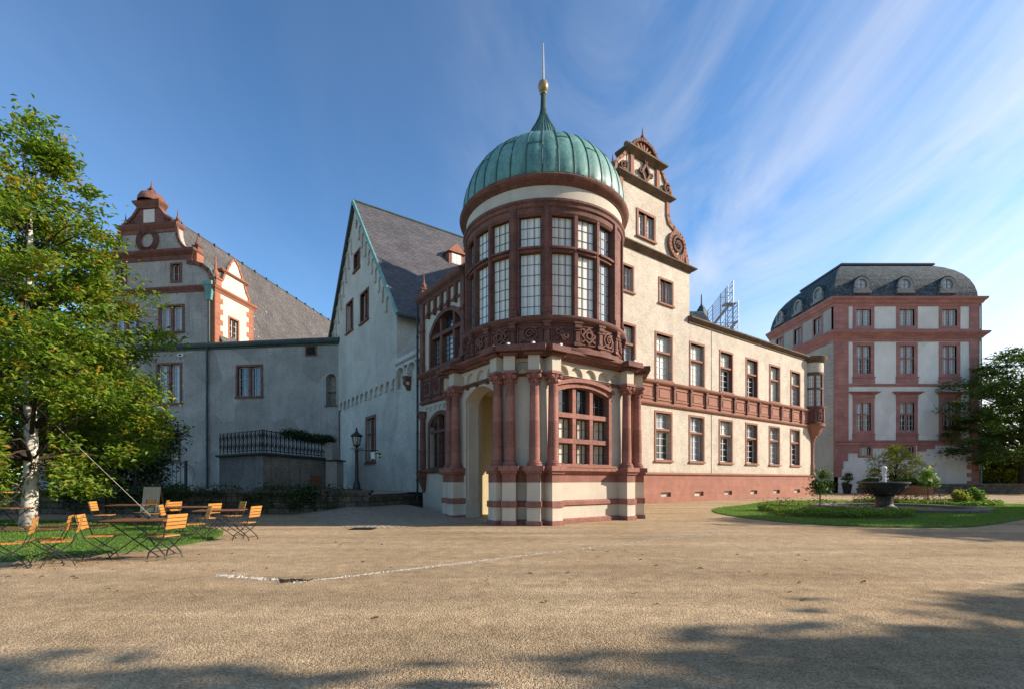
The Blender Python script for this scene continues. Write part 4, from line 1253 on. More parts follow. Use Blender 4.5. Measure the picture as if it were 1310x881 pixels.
for k in range(4):
    a = k * math.pi / 2
    strip_path(mb, pb_, circle(gc + (.62 if k % 2 == 0 else .92) * (.8 if k % 2 == 0 else 0) * math.cos(a) * 1.1, dz + (.80 * math.sin(a)), .13, 8), .09, .13)
mb.mat('dark'); plate(mb, pb_, [(gc, dz + .5), (gc - .3, dz), (gc, dz - .5), (gc + .3, dz)], (), .015, 0, edges=False)
WG.part('rosette', mb)
# shell pediment
mb = MB('shellw')
pe = Pl((0, 8.55), (1, 0), (0, -1))
plate(mb, pe, [(gc + 1.3, 23.5)] + [(gc + 1.3 * math.cos(math.pi * k / 14), 23.52 + 1.02 * math.sin(math.pi * k / 14)) for k in range(1, 14)] + [(gc - 1.3, 23.5)], (), 0, -.35, back=True)
strip_path(mb, pe, [(gc + 1.3 * math.cos(math.pi * k / 16), 23.52 + 1.02 * math.sin(math.pi * k / 16)) for k in range(17)], .2, .22)
mb.mat('rosep')
for k in range(9):
    a = math.pi * (k + .5) / 9
    strip_path(mb, pe, [(gc + .2 * math.cos(a), 23.56 + .15 * math.sin(a)), (gc + 1.08 * math.cos(a), 23.54 + .82 * math.sin(a))], .13, .10)
mb.mat('shellw')
for sgn in (1, -1): mb.lathe([(0, -.22), (.16, -.12), (.2, 0), (.14, .14), (0, .22)], (gc + sgn * 1.75, 8.5, 23.72), 10)
WG.part('shell_pediment', mb)
for x, z0, z1, w in ((gc, 24.5, 25.65, .34), (gc + 4.75, 17.28, 19.35, .42), (gc - 4.75, 17.28, 19.35, .42), (gc + 2.95, 21.6, 22.7, .3), (gc - 2.95, 21.6, 22.7, .3)):
    mb = MB('shellw'); obelisk(mb, x, 8.62, z0, z1, w)
    WG.part('pinnacle', mb)
# ---- corner oriel
oc = (41.9, 8.45)
ob = MB('cream'); ob.lathe([(1.02, 12.05), (1.02, 13.05)], (oc[0], oc[1], 0), 32)
ori = WG.part('oriel', ob, auto=40)
ob = MB('corn'); ob.lathe([(1.0, 13.0), (1.08, 13.05), (1.22, 13.3), (1.34, 13.45), (1.36, 13.6), (1.2, 13.68), (0, 13.9)], (oc[0], oc[1], 0), 32)
ob.lathe([(.9, 11.8), (1.05, 11.82), (1.08, 11.95), (1.05, 12.08), (.9, 12.08)], (oc[0], oc[1], 0), 32)
WG.part('oriel_cornice', ob, ori, auto=35)
ob = MB('red')
oa = [R(x) for x in (-190, -140, -90, -40, 10, 60)]
for a in oa: ob.ring(oc, .86, 1.03, a - .11, a + .11, 8.8, 11.9, 2)
for a, b in zip(oa[:-1], oa[1:]): ob.ring(oc, .86, 1.04, a, b, 10.42, 10.58, 6)
WG.part('oriel_frame', ob, ori)
ob = MB('gblind'); ob.lathe([(.9, 8.75), (.9, 11.85)], (oc[0], oc[1], 0), 20)
WG.part('oriel_pane', ob, ori)
ob = MB('lamp_lead')
for k in range(40):
    a = 2 * math.pi * k / 40
    ob.ring(oc, .905, .93, a - .01, a + .01, 8.8, 11.85, 1)
for z in (9.2, 9.6, 10.0, 11.0, 11.4): ob.ring(oc, .905, .93, -math.pi, math.pi - .001, z - .01, z + .01, 32)
WG.part('oriel_cames', ob, ori)
ob = MB('red'); ob.lathe([(.9, 7.0), (1.16, 7.02), (1.16, 7.14), (1.04, 7.2), (1.04, 8.5), (1.12, 8.58), (1.18, 8.7), (1.18, 8.78), (.9, 8.82)], (oc[0], oc[1], 0), 32)
for a in oa:
    ob.ring(oc, 1.02, 1.16, a - .1, a + .1, 7.2, 8.5, 2)
for a, b in zip(oa[:-1], oa[1:]):
    m = (a + b) / 2
    for r0 in (0, 1): ob.ring(oc, 1.03, 1.1, m - .2 + r0 * .3, m - .1 + r0 * .3, 7.4, 8.3, 1)
    ob.ring(oc, 1.03, 1.1, m - .2, m + .2, 7.8, 7.9, 2); ob.ring(oc, 1.03, 1.09, m - .2, m + .2, 8.2, 8.3, 2); ob.ring(oc, 1.03, 1.09, m - .2, m + .2, 7.4, 7.5, 2)
WG.part('oriel_parapet', ob, ori, auto=35)
ob = MB('rosep'); ob.lathe([(1.18, 7.02), (1.16, 6.85), (1.02, 6.72), (.9, 6.6), (.84, 6.35), (.6, 6.0), (.48, 5.9), (.46, 5.75), (.36, 5.7), (.3, 5.4), (.24, 5.3), (.22, 3.2), (.27, 3.1), (.27, 2.4), (.33, 2.3), (.36, 2.06)], (oc[0], oc[1], 0), 24)
WG.part('oriel_corbel', ob, ori, auto=40)
# weathered downpipe line and lightning cable on the wing
mb = MB('cream'); mb.mark(); mb.tube([(24.35, 8.38, 2.1), (24.35, 8.38, 6.7)], .018, 5); mb.mark(); mb.tube([(24.35, 8.38, 8.5), (24.35, 8.38, 13.1)], .018, 5)
part_each(WG, 'lightning_cable', mb)

# ================================================================== STEEP GABLED HOUSE
HS = block_thing('gabled_house', 'steep grey gabled house with slate roof and small red dormer', 'building', 1.6, 21.8)
pl = Pl((1.6, 0), (0, 1), (-1, 0)); pl_low = Pl((1.74, 0), (0, 1), (-1, 0))
mb = MB('grey2')
# upper wall with a scalloped lower edge (corbel table)
sc_edge = []
nA = 12
a0_, a1_ = 27.9, 15.6
for k in range(nA):
    x0 = a0_ + (a1_ - a0_) * k / nA; x1 = a0_ + (a1_ - a0_) * (k + 1) / nA
    w = abs(x1 - x0); cx = (x0 + x1) / 2; r = w * .36
    sc_edge += [(x0, 7.35), (cx + r, 7.35)] + [(cx + r * math.cos(math.pi * q / 8), 7.6 + r * math.sin(math.pi * q / 8)) for q in range(9)] + [(cx - r, 7.35), (x1, 7.35)]
dd = []
for p in sc_edge:
    if not dd or (Vector(p) - Vector(dd[-1])).length > 1e-4: dd.append(p)
up = [(31.6, 7.35)] + dd + [(15.6, 12.25), (23.65, 22.45), (31.6, 12.25)]
HW = [(22.72, 23.92, 17.45, 18.62), (24.35, 25.85, 13.25, 15.4), (20.85, 22.4, 13.1, 15.1)]
plate(mb, pl, up, [rect(*w) for w in HW] + [circle(23.45, 20.85, .26, 12, 1.4)], 0, -.5)
HLW = (19.85, 21.55, 2.95, 5.95)
plate(mb, pl_low, [(12.0, 0), (31.6, 0), (31.6, 8.4), (12.0, 8.4)], [rect(*HLW)], 0, -.5)
mb.box(1.74, 11, 11.95, 12.2, 0, 8.4)
mb.box(1.74, 11, 12.0, 15.6, 8.35, 8.55)
mb.box(2.1, 11.3, 15.6, 15.9, 8.3, 12.3)
mb.box(2.24, 11.3, 31.3, 31.6, 0, 12.25)
HS.part('wall', mb)
mb = MB('dark'); plate(mb, pl, circle(23.45, 20.85, .27, 12, 1.4), (), -.3, 0, edges=False)
HS.part('gable_eye', mb)
for w in HW:
    window(HS, pl, *w, fw=.16, rd=.3, frame='red', mull=((w[0] + w[1]) / 2,), mw=.12, grid=(1, 3), sashm='wframe', pane='gdark', sashw=.07)
window(HS, pl_low, *HLW, fw=.2, rd=.3, frame='red', mull=((HLW[0] + HLW[1]) / 2,), mw=.06, trans=(4.9,), grid=(1, 4), topgrid=(1, 1), sashm='wframe', pane='gdark', sashw=.09, barw=.04)
# hook shaped blind arches climbing both verges
mb = MB('grey2')
for k in range(9):
    f = .1 + k * .098
    for sgn in (1, -1):
        mb.mark()
        v_ = 23.65 - sgn * (.55 + f * 7.0); z_ = 21.75 - (f * 7.0 + .2) * 1.267 - .55
        relief_arc(mb, pl, v_ - .0, z_, .30, .07, .10, a0=(0 if sgn > 0 else math.pi * .1), a1=(math.pi * .9 if sgn > 0 else math.pi), n=8)
        x = v_ + (.265 if sgn > 0 else -.265)
        h = .55 if sgn > 0 else 1.0
        pbox(mb, pl, x - .035, x + .035, z_ - h, z_ + .03, -.01, .10)
        relief_arc(mb, pl, x + sgn * .12, z_ - h, .15, .06, .10, a0=math.pi, a1=2 * math.pi, n=6)
part_each(HS, 'blind_arch', mb)
mb = MB('grey2')
pq = Pl((1.6, 0), (0, 1), (-1, 0))
for cx in (13.1, 14.75):
    mb.mark()
    relief_arc(mb, pq, cx, 7.75, .78, .14, .16, n=12, legs=.55)
mb.mark(); pbox(mb, pq, 12.0, 15.6, 8.4, 8.75, -.2, .12)
mb.box(1.48, 2.1, 12.25, 15.6, 8.55, 9.0)
part_each(HS, 'squinch', mb)
mb = MB('red'); mb.hexa([(1.55, 13.8, 6.9), (1.75, 13.8, 6.9), (1.75, 14.0, 6.9), (1.55, 14.0, 6.9)], [(1.3, 13.7, 7.7), (1.75, 13.7, 7.7), (1.75, 14.1, 7.7), (1.3, 14.1, 7.7)])
mb.lathe([(0, -.18), (.12, -.1), (.15, .05), (.08, .2), (0, .22)], (1.42, 13.9, 7.3), 8)
HS.part('corbel', mb)
# roof, two slopes with thickness
def slope(mb, va, za, vb, zb, ua, ub, th=.16):
    d = Vector((0, vb - va, zb - za)).normalized(); n = Vector((0, -d.z, d.y))
    if n.z < 0: n = -n
    lo = [(ua, va, za), (ub, va, za), (ub, vb, zb), (ua, vb, zb)]
    mb.hexa(lo, [(x, y + n.y * th, z + n.z * th) for x, y, z in lo])
mb = MB('slate')
mb.mark(); slope(mb, 15.15, 11.68, 23.65, 22.45, 1.45, 18.0); mb.mark(); slope(mb, 32.0, 11.74, 23.65, 22.45, 1.45, 18.0)
part_each(HS, 'roof', mb)
mb = MB('copper')
mb.mark(); mb.bar((1.40, 15.1, 11.72), (1.40, 23.68, 22.62), .12, .26)
mb.mark(); mb.mat('copperd'); mb.bar((1.40, 32.0, 11.78), (1.40, 23.68, 22.62), .12, .22)  # lit right verge and unlit left verge put into the copper colours
mb.mark(); mb.tube([(1.4, 23.65, 22.68), (18, 23.65, 22.68)], .10, 6)
part_each(HS, 'verge_flashing', mb)
mb = MB('copperd'); mb.tube([(1.4, 15.02, 11.66), (9, 15.02, 11.66)], .13, 8)
HS.part('gutter', mb)
# dormer
mb = MB('orange')
du, dv, dz0 = 8.35, 20.35, 18.35
mb.box(du - .62, du + .62, dv - .15, dv + 1.4, dz0 - .1, dz0 + .95)
dm = HS.part('dormer', mb)
mb = MB('orange')
mb.hexa([(du - .78, dv - .32, dz0 + .92), (du + .78, dv - .32, dz0 + .92), (du + .78, dv + 2.2, dz0 + .92), (du - .78, dv + 2.2, dz0 + .92)], [(du - .02, dv - .32, dz0 + 1.62), (du + .02, dv - .32, dz0 + 1.62), (du + .02, dv + 2.2, dz0 + 1.62), (du - .02, dv + 2.2, dz0 + 1.62)])
HS.part('dormer_roof', mb, dm)
mb = MB('wframe'); mb.box(du - .42, du + .42, dv - .20, dv - .15, dz0 + .05, dz0 + .85)
mb.mat('gblind'); mb.box(du - .33, du + .33, dv - .215, dv - .20, dz0 + .12, dz0 + .78)
mb.mat('wframe'); mb.box(du - .02, du + .02, dv - .225, dv - .215, dz0 + .12, dz0 + .78)
HS.part('dormer_window', mb, dm)

# ================================================================== LEFT PALACE (scroll gable, dormer, low wing)
LP = Thing('scroll_gabled_palace', 'shaded grey palace with scrolled gable, long slate roof and sunlit red quoined dormer', 'building', (-14.50, 39.9, 0), math.atan2(-.13302, .99111))
pl = Pl((0, 0), (1, 0), (0, -1))
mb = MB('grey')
LWIN = [(-16.9, -14.68, 8.36, 11.72), (-16.9, -14.85, 3.4, 5.85), (-9.2, -7.0, 8.8, 11.3), (-22.6, -20.4, 8.36, 11.72), (-22.6, -20.6, 3.4, 5.85)]
VENT = (-2.9, -2.0, 12.08, 12.78); NICHE = (-1.12, -.2, 7.85, 10.05, .42)
ATT = [(-16.68, -14.47, 14.62, 16.78), (-21.2, -18.99, 14.62, 16.78)]
plate(mb, pl, rect(-30, 0, 0, 13.1), [rect(*w) for w in LWIN] + [rect(*VENT), arch(*NICHE)], 0, -.5)
plate(mb, pl, rect(-24.3, -11.36, 13.1, 18.25), [rect(*w) for w in ATT], -.02, -.5)
mb.box(-30, -29.5, .5, 12, 0, 13.1)
cg = -17.83
g1 = [(6.45, 18.5), (6.3, 19.1), (5.9, 19.75), (5.3, 20.2), (4.6, 20.45), (4.25, 20.5), (4.25, 21.0)]
TW = [(-15.52, -14.7, 19.0, 20.45), (-20.96, -20.14, 19.0, 20.45)]
plate(mb, pl, [(cg + w, z) for w, z in g1] + [(cg - w, z) for w, z in g1[::-1]], [rect(*w) for w in TW], -.02, -.6, back=True)
g2 = [(4.1, 21.6), (3.5, 21.9), (3.1, 22.4), (2.9, 23.0), (2.85, 23.65)]
plate(mb, pl, [(cg + w, z) for w, z in g2] + [(cg - w, z) for w, z in g2[::-1]], (), -.04, -.6, back=True)
g3 = [(2.55, 24.1), (2.2, 24.45), (1.6, 24.85), (1.15, 25.4), (.98, 25.7)]
mb.mat('red')
plate(mb, pl, [(cg + w, z) for w, z in g3] + [(cg - w, z) for w, z in g3[::-1]], (), -.06, -.6, back=True)
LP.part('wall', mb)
mb = MB('grey'); mb.mat('white'); pbox(mb, pl, cg - .55, cg + .55, 24.35, 25.5, -.1, -.04)
LP.part('gable_tablet', mb)
for i, w in enumerate(LWIN):
    window(LP, pl, *w, fw=.17, rd=.3, frame='red', mull=((w[0] + w[1]) / 2,), mw=.26, grid=(3, 5), sashm='wframe', sashw=.07, barw=.016, pane=['gcurtd', 'gdark', 'gdark', 'gcurtd', 'gdark'][i])
for w in ATT:
    window(LP, pl, *w, fw=.17, rd=.3, frame='red', mull=((w[0] + w[1]) / 2,), mw=.26, grid=(3, 4), sashm='wframe', sashw=.07, barw=.016, pane='gcurtd')
for w in TW:
    window(LP, pl, *w, fw=.15, rd=.28, frame='red', mull=((w[0] + w[1]) / 2,), mw=.02, grid=(1, 2), sashm='wframe', sashw=.06, pane='gdark', sill=False)
mb = MB('red'); pbox(mb, pl, -3.0, -1.9, 11.98, 12.9, -.25, .02); mb.mat('dark'); pbox(mb, pl, -2.85, -2.05, 12.12, 12.76, .015, .025)
LP.part('vent', mb)
mb = MB('bast'); plate(mb, pl, arch(NICHE[0] - .01, NICHE[1] + .01, *NICHE[2:]), (), -.42, 0, edges=False)
mb.mat('wallcap'); pbox(mb, pl, NICHE[0] - .05, NICHE[1] + .05, 8.95, 9.02, -.4, -.3); pbox(mb, pl, NICHE[0] - .08, NICHE[1] + .08, 7.72, 7.85, -.3, .08)
LP.part('niche', mb)
mb = MB('copperd')
mb.sweep([(-30, 0), (.2, 0)], [(-.05, 12.86), (.06, 12.86), (.10, 12.98), (.26, 13.04), (.34, 13.2), (.34, 13.3), (.2, 13.44), (-.5, 13.48)])
LP.part('gutter_cornice', mb)
mb = MB('lead'); mb.box(-11.3, 0, .4, 30, 13.2, 13.42); mb.box(-30, -24.2, .4, 12, 13.2, 13.42)
LP.part('flat_roof', mb)
mb = MB('red')
def lsw(x0, x1, prof, ret=.7): mb.mark(); mb.sweep([(x0, ret), (x0, 0), (x1, 0), (x1, ret)], prof)
lsw(-24.3, -11.36, [(-.1, 17.95), (.04, 17.95), (.08, 18.1), (.2, 18.2), (.3, 18.32), (.3, 18.42), (-.5, 18.5)], 0.4)
lsw(cg - 4.3, cg + 4.3, [(-.1, 20.85), (.04, 20.85), (.10, 21.0), (.12, 21.15), (.3, 21.28), (.5, 21.4), (.56, 21.52), (.56, 21.6), (-.5, 21.66)])
lsw(cg - 2.7, cg + 2.7, [(-.1, 23.35), (.04, 23.35), (.06, 23.62), (.16, 23.72), (.28, 23.86), (.34, 24.0), (.34, 24.08), (-.5, 24.12)])
lsw(cg - 1.0, cg + 1.0, [(-.1, 25.58), (.04, 25.58), (.12, 25.72), (.26, 25.9), (.34, 26.05), (.34, 26.16), (-.5, 26.2)])
part_each(LP, 'gable_cornice', mb)
mb = MB('red')
oc_ = (-17.9, 22.72)
mb.mark(); strip_path(mb, pl, circle(oc_[0], oc_[1], .86, 24) + [(oc_[0] + .86, oc_[1])], .44, .14)
for sgn in (1, -1):
    mb.mark()
    strip_path(mb, pl, [(cg + sgn * w, z) for w, z in g2], .26, .14)
    strip_path(mb, pl, [(cg + sgn * (w - .05), z) for w, z in g1], .34, .12)
    pbox(mb, pl, cg + sgn * 4.0 - .22, cg + sgn * 4.0 + .22, 20.4, 20.9, -.1, .08)
    strip_path(mb, pl, [(cg + sgn * w, z) for w, z in g3], .2, .10)
    strip_path(mb, pl, spiral(cg + sgn * 1.75, 24.42, .26, .05, 1.3, 0, 16, sgn), .09, .12)
part_each(LP, 'scroll', mb)
for sgn in (1, -1):
    mb = MB('copper'); pts = [(cg + sgn * (w + .1), .3, z + .1) for w, z in g1[:5]]
    for p, q in zip(pts[:-1], pts[1:]): mb.bar(p, q, .8, .1)
    LP.part('shoulder_flashing', mb)
mb = MB('red'); mb.lathe([(1.08, 26.15), (1.04, 26.5), (.86, 26.85), (.55, 27.05), (.2, 27.12), (0, 27.14)], (cg, .35, 0), 20)
LP.part('cupola', mb, auto=40)
for x, z0, z1, w in ((cg, 27.08, 28.2, .36), (cg + 2.6, 24.1, 25.45, .34), (cg - 2.6, 24.1, 25.45, .34), (cg + 4.55, 21.62, 23.2, .5), (cg - 4.55, 21.62, 23.2, .5)):
    mb = MB('red'); obelisk(mb, x, .3, z0, z1, w)
    LP.part('pinnacle', mb)
mb = MB('orange')
mb.box(cg + 4.28, cg + 4.75, -.02, .75, 20.5, 21.6)
LP.part('pier', mb)
mb = MB('slate2')
def slopex(mb, xa, za, xb, zb, ya, yb, th=.16):
    d = Vector((xb - xa, 0, zb - za)).normalized(); n = Vector((-d.z, 0, d.x))
    if n.z < 0: n = -n
    lo = [(xa, ya, za), (xa, yb, za), (xb, yb, zb), (xb, ya, zb)]
    mb.hexa(lo, [(x + n.x * th, y, z + n.z * th) for x, y, z in lo])
mb.mark(); slopex(mb, -11.0, 13.3, cg, 25.85, .5, 40); mb.mark(); slopex(mb, -24.66, 13.3, cg, 25.85, .5, 40)
part_each(LP, 'roof', mb)
mb = MB('lead'); mb.tube([(cg, .5, 25.98), (cg, 40, 25.98)], .13, 6)
for yy in np.arange(1.2, 40, 2.1): mb.box(cg + .05, cg + .3, yy, yy + .12, 25.8, 26.1)
LP.part('ridge_flashing', mb)
# white snow hooks scattered on the slates
mb = MB('wframe')
r_ = random.Random(4)
for k in range(16):
    f = r_.uniform(.05, .95); y = r_.uniform(4, 30)
    x = -11.0 + (cg + 11.0) * f + .16; z = 13.3 + 12.55 * f + .14
    mb.mark(); mb.box(x, x + .09, y, y + .16, z, z + .06)
part_each(LP, 'roof_hook', mb)
# drainpipes and small fittings
mb = MB('copperd')
mb.mark(); mb.tube([(-11.75, -.2, 17.2), (-11.75, -.2, 13.5)], .08, 8); mb.mark()
mb.tube([(-12.0, -.14, 13.2), (-12.0, -.14, .8)], .09, 8)
for z in (2.5, 5, 7.5, 10): mb.tube([(-12.0, -.14, z), (-12.0, -.14, z + .1)], .12, 8)
part_each(LP, 'downpipe', mb)
mb = MB('copper'); mb.box(-12.25, -11.45, -.32, .1, 18.2, 18.75); mb.hexa([(-11.95, -.28, 17.1), (-11.55, -.28, 17.1), (-11.55, -.05, 17.1), (-11.95, -.05, 17.1)], [(-12.15, -.3, 18.2), (-11.4, -.3, 18.2), (-11.4, .05, 18.2), (-12.15, .05, 18.2)])
LP.part('rain_hopper', mb)
mb = MB('wframe'); mb.mark(); pbox(mb, pl, -18.4, -18.0, 12.45, 12.6, 0, .12); mb.mark(); pbox(mb, pl, -14.9, -14.35, 12.35, 12.62, 0, .12); mb.mat('iron'); pbox(mb, pl, -14.75, -14.5, 12.42, 12.56, .12, .15)
part_each(LP, 'wall_box', mb)
# dormer house on the right flank
ps = Pl((-11.36, 0), (0, 1), (1, 0))
mb = MB('pav')
DW = (1.75, 2.85, 13.9, 16.2)
plate(mb, ps, rect(0.02, 4.95, 13.2, 18.2), [rect(*DW)], 0, -.4)
mb.box(-14.5, -11.8, .5, .9, 13.2, 18.2); mb.box(-14.5, -11.8, 4.5, 4.93, 13.2, 18.2)
dg = [(4.3, 18.5), (4.35, 18.9), (4.0, 19.3), (3.75, 19.9), (3.75, 20.1)]
dg2 = [(3.45, 20.2), (3.4, 20.6), (3.15, 20.95), (2.95, 21.35), (2.6, 21.65), (2.47, 21.7)]
plate(mb, ps, [(4.3, 18.4)] + dg + [(4.94 - a, z) for a, z in dg[::-1]] + [(4.94 - 4.3, 18.4)], (), -.05, -.4, back=True)
plate(mb, ps, dg2 + [(4.94 - a, z) for a, z in dg2[::-1]], (), -.05, -.4, back=True)
LP.part('dormer_wall', mb)
window(LP, ps, *DW, fw=.16, rd=.25, frame='orange', mull=((DW[0] + DW[1]) / 2,), mw=.02, grid=(1, 4), sashm='wframe', sashw=.08, pane='gdark', sill=False)
mb = MB('orange')
for side_ in (0, 1):
    mb.mark()
    for k in range(10):
        w_ = .95 if k % 2 == 0 else .62
        z0_ = 13.3 + k * .47
        if side_: pbox(mb, ps, 4.95 - w_, 4.96, z0_, z0_ + .455, -.3, .03)
        else: pbox(mb, ps, .0, w_, z0_, z0_ + .455, -.3, .03)
mb.mark()
pbox(mb, pl, -12.05, -11.35, 13.3, 18.0, -.3, .03)
part_each(LP, 'quoin', mb)
mb = MB('orange')
mb.mark(); mb.sweep([(-12.2, -.02), (-11.36, -.02), (-11.36, 4.97), (-12.0, 4.97)], [(-.2, 17.95), (.06, 17.95), (.12, 18.08), (.26, 18.22), (.30, 18.3), (.30, 18.38), (-.4, 18.46)])
mb.mark(); mb.sweep([(-11.8, .9), (-11.4, .9), (-11.4, 4.05), (-11.8, 4.05)], [(-.2, 20.02), (.1, 20.02), (.22, 20.12), (.22, 20.2), (-.4, 20.24)])
for P_ in (dg, dg2):
    mb.mark(); strip_path(mb, Pl((-11.42, 0), (0, 1), (1, 0)), P_, .2, .1); mb.mark(); strip_path(mb, Pl((-11.42, 0), (0, 1), (1, 0)), [(4.94 - a, z) for a, z in P_], .2, .1)
part_each(LP, 'dormer_cornice', mb)
mb = MB('orange'); obelisk(mb, -11.5, .25, 18.4, 21.2, .62)
LP.part('pinnacle', mb)
mb = MB('lead')
mb.hexa([(-17, .8, 18.3), (-11.7, .8, 18.3), (-11.7, 4.2, 18.3), (-17, 4.2, 18.3)], [(-17, 2.3, 20.2), (-11.7, 2.3, 20.2), (-11.7, 2.7, 20.2), (-17, 2.7, 20.2)])
LP.part('dormer_roof', mb)
mb = MB('orange'); mb.box(-4.2, -3.6, 2.0, 2.6, 13.4, 14.0); mb.box(-4.3, -3.5, 1.9, 2.7, 14.0, 14.12)
LP.part('chimney', mb)

# ================================================================== RIGHT PALACE (mansard)
RP = Thing('mansard_palace', 'tall white palace with pink sandstone trim and blue grey mansard roof behind the fountain', 'building', (49.5, 60, 0))
RP.off = (49.5, 60, 0)
X0, X1, Y0, Y1 = 40.46, 58.65, 60.0, 75.0
pl = Pl((0, Y0), (1, 0), (0, -1))
CW = [44.15, 49.6, 54.95]
mb = MB('white')
H3 = [(x - .93, x + .93, 20.9, 22.95) for x in CW]; H2 = [(x - .88, x + .88, 14.95, 18.4) for x in CW]; H1 = [(x - .9, x + .9, 7.8, 11.3) for x in CW]
HB = [(43.72, 45.0, 4.72, 5.75), (49.1, 50.4, 4.72, 5.75)]
plate(mb, pl, rect(X0, X1, 0, 24), [rect(*w) for w in H3 + H2 + H1 + HB], 0, -.5)
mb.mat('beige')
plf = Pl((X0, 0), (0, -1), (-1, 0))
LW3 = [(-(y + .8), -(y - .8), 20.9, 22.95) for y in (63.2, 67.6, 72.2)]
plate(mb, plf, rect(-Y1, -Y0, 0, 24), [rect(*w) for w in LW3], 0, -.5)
mb.mat('white'); mb.box(X1 - .5, X1, Y0 + .5, Y1, 0, 24); mb.box(X0 + .5, X1 - .5, Y1 - .5, Y1, 0, 24)
RP.part('wall', mb)
kw = dict(fw=.0, rd=.3, frame='pink', mull=(), trans=(), grid=(2, 5), sashm='wframe', sashw=.08, barw=.035, sill=False)
def rwin(w, fw, **k):
    a = dict(kw); a.update(k)
    return window(RP, pl, *w, **{**a, 'fw': fw})
for i, w in enumerate(H3): rwin(w, .42, grid=(2, 3), pane='gcurtd', mull=((w[0] + w[1]) / 2,), mw=.02)
for i, w in enumerate(H2): rwin(w, .46, grid=(2, 3), trans=(16.9,), mw=.10, frame='pink', mull=((w[0] + w[1]) / 2,), pane='gcurtd' if i else 'gdark', toppane='gcurtd', sashw=.05)
for i, w in enumerate(H1): rwin(w, .46, grid=(2, 3), trans=(9.9,), mw=.10, mull=((w[0] + w[1]) / 2,), pane='gdark', toppane='gcurtd', sashw=.05)
for w in HB: rwin(w, .3, grid=(3, 3), pane='gdark')
for w in LW3: window(RP, plf, *w, fw=.3, rd=.3, frame='pink', grid=(2, 3), sashw=.08, barw=.035, pane='gcurtd', sill=False, mull=((w[0] + w[1]) / 2,), mw=.02)
mb = MB('pink')
for x in CW:
    for za, zb, zc in ((13.75, 14.4, 14.55), (6.55, 7.25, 7.4)):
        mb.mark(); pbox(mb, pl, x - 1.38, x + 1.38, za, zb, -.02, .10); pbox(mb, pl, x - 1.4, x + 1.4, zb, zc, -.01, .2)
part_each(RP, 'window_apron', mb)
mb = MB('pink')
for x in CW:
    mb.mark(); pbox(mb, pl, x - 1.38, x + 1.38, 11.76, 12.3, -.02, .10)
    mb.mark(); mb.hexa([pl(x - 1.45, 12.3, .1), pl(x + 1.45, 12.3, .1), pl(x + 1.45, 12.3, -.02), pl(x - 1.45, 12.3, -.02)], [pl(x - 1.85, 12.62, .6), pl(x + 1.85, 12.62, .6), pl(x + 1.85, 12.7, -.02), pl(x - 1.85, 12.7, -.02)])
part_each(RP, 'window_hood', mb)
mb = MB('pink')
for a, b in ((X0 - .02, X0 + 1.75), (X1 - 1.2, X1 + .02)):
    mb.mark()
    pbox(mb, pl, a, b, 6.0, 19.0, -.1, .12); pbox(mb, pl, a, b, 20.3, 23.4, -.1, .12)
part_each(RP, 'corner_pilaster', mb)
mb = MB('pink')
for side_ in (0, 1):
    mb.mark()
    for k in range(11):
        z = .5 + k * .5
        w_ = (3.2 if k > 8 else (1.7 if k > 6 else 1.1)) if k > 4 else (.0 if k < 3 else .9)
        if side_: pbox(mb, pl, X1 - (1.5 if k % 2 else .9), X1 + .02, z, z + .49, -.1, .10)
        elif w_: pbox(mb, pl, X0, X0 + w_, z, z + .49, -.1, .10)
for k, (a, b) in enumerate(((X0 + 3.2, 43.2), (45.4, 48.6), (50.9, 52.0), (52.0, 53.1))):
    mb.mark(); pbox(mb, pl, a, b, 5.6 if k < 2 else 5.2 + .3 * (k % 2), 6.01, -.1, .08)
part_each(RP, 'quoin', mb)
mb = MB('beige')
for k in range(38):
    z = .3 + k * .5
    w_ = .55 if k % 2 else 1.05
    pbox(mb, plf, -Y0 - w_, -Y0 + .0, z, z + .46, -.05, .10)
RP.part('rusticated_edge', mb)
mb = MB('pink')
path = [(X0, Y1), (X0, Y0), (X1, Y0), (X1, Y1)]
def psw(prof):
    mb.mark(); mb.sweep(path, prof)
psw([(-.1, 23.35), (.10, 23.35), (.16, 23.6), (.30, 23.7), (.42, 23.95), (.62, 24.15), (.66, 24.3), (.66, 24.4), (-.3, 24.5)])
psw([(-.1, 18.95), (.14, 18.95), (.16, 19.2), (.3, 19.4), (.5, 19.65), (.72, 19.85), (.80, 20.0), (.80, 20.12), (.2, 20.25), (.14, 20.5), (-.1, 20.5)])
part_each(RP, 'main_cornice', mb)
mb = MB('pink')
mb.mark(); mb.sweep([(X0, Y0), (X1, Y0)], [(-.1, 13.35), (.12, 13.35), (.2, 13.5), (.2, 13.65), (-.1, 13.72)])
mb.mark(); mb.sweep([(X0, Y0), (X1, Y0)], [(-.1, 5.98), (.16, 5.98), (.16, 6.3), (.28, 6.42), (.28, 6.55), (-.1, 6.62)])
part_each(RP, 'string_course', mb)
mb = MB('slateb')
mp_ = [(0.05, 24.42), (.10, 25.2), (.28, 26.1), (.58, 27.0), (1.02, 27.85), (1.6, 28.6), (2.3, 29.25), (3.0, 29.75), (3.35, 29.95)]
rows = []
for o_, z in mp_:
    rows.append([mb.av(p) for p in ((X0 + o_, Y0 + o_, z), (X1 - o_, Y0 + o_, z), (X1 - o_, Y1 - o_, z), (X0 + o_, Y1 - o_, z))])
for A_, B_ in zip(rows[:-1], rows[1:]):
    for k in range(4): mb.face((A_[k], A_[(k + 1) % 4], B_[(k + 1) % 4], B_[k]))
RP.part('mansard_roof', mb)
mb = MB('lead')
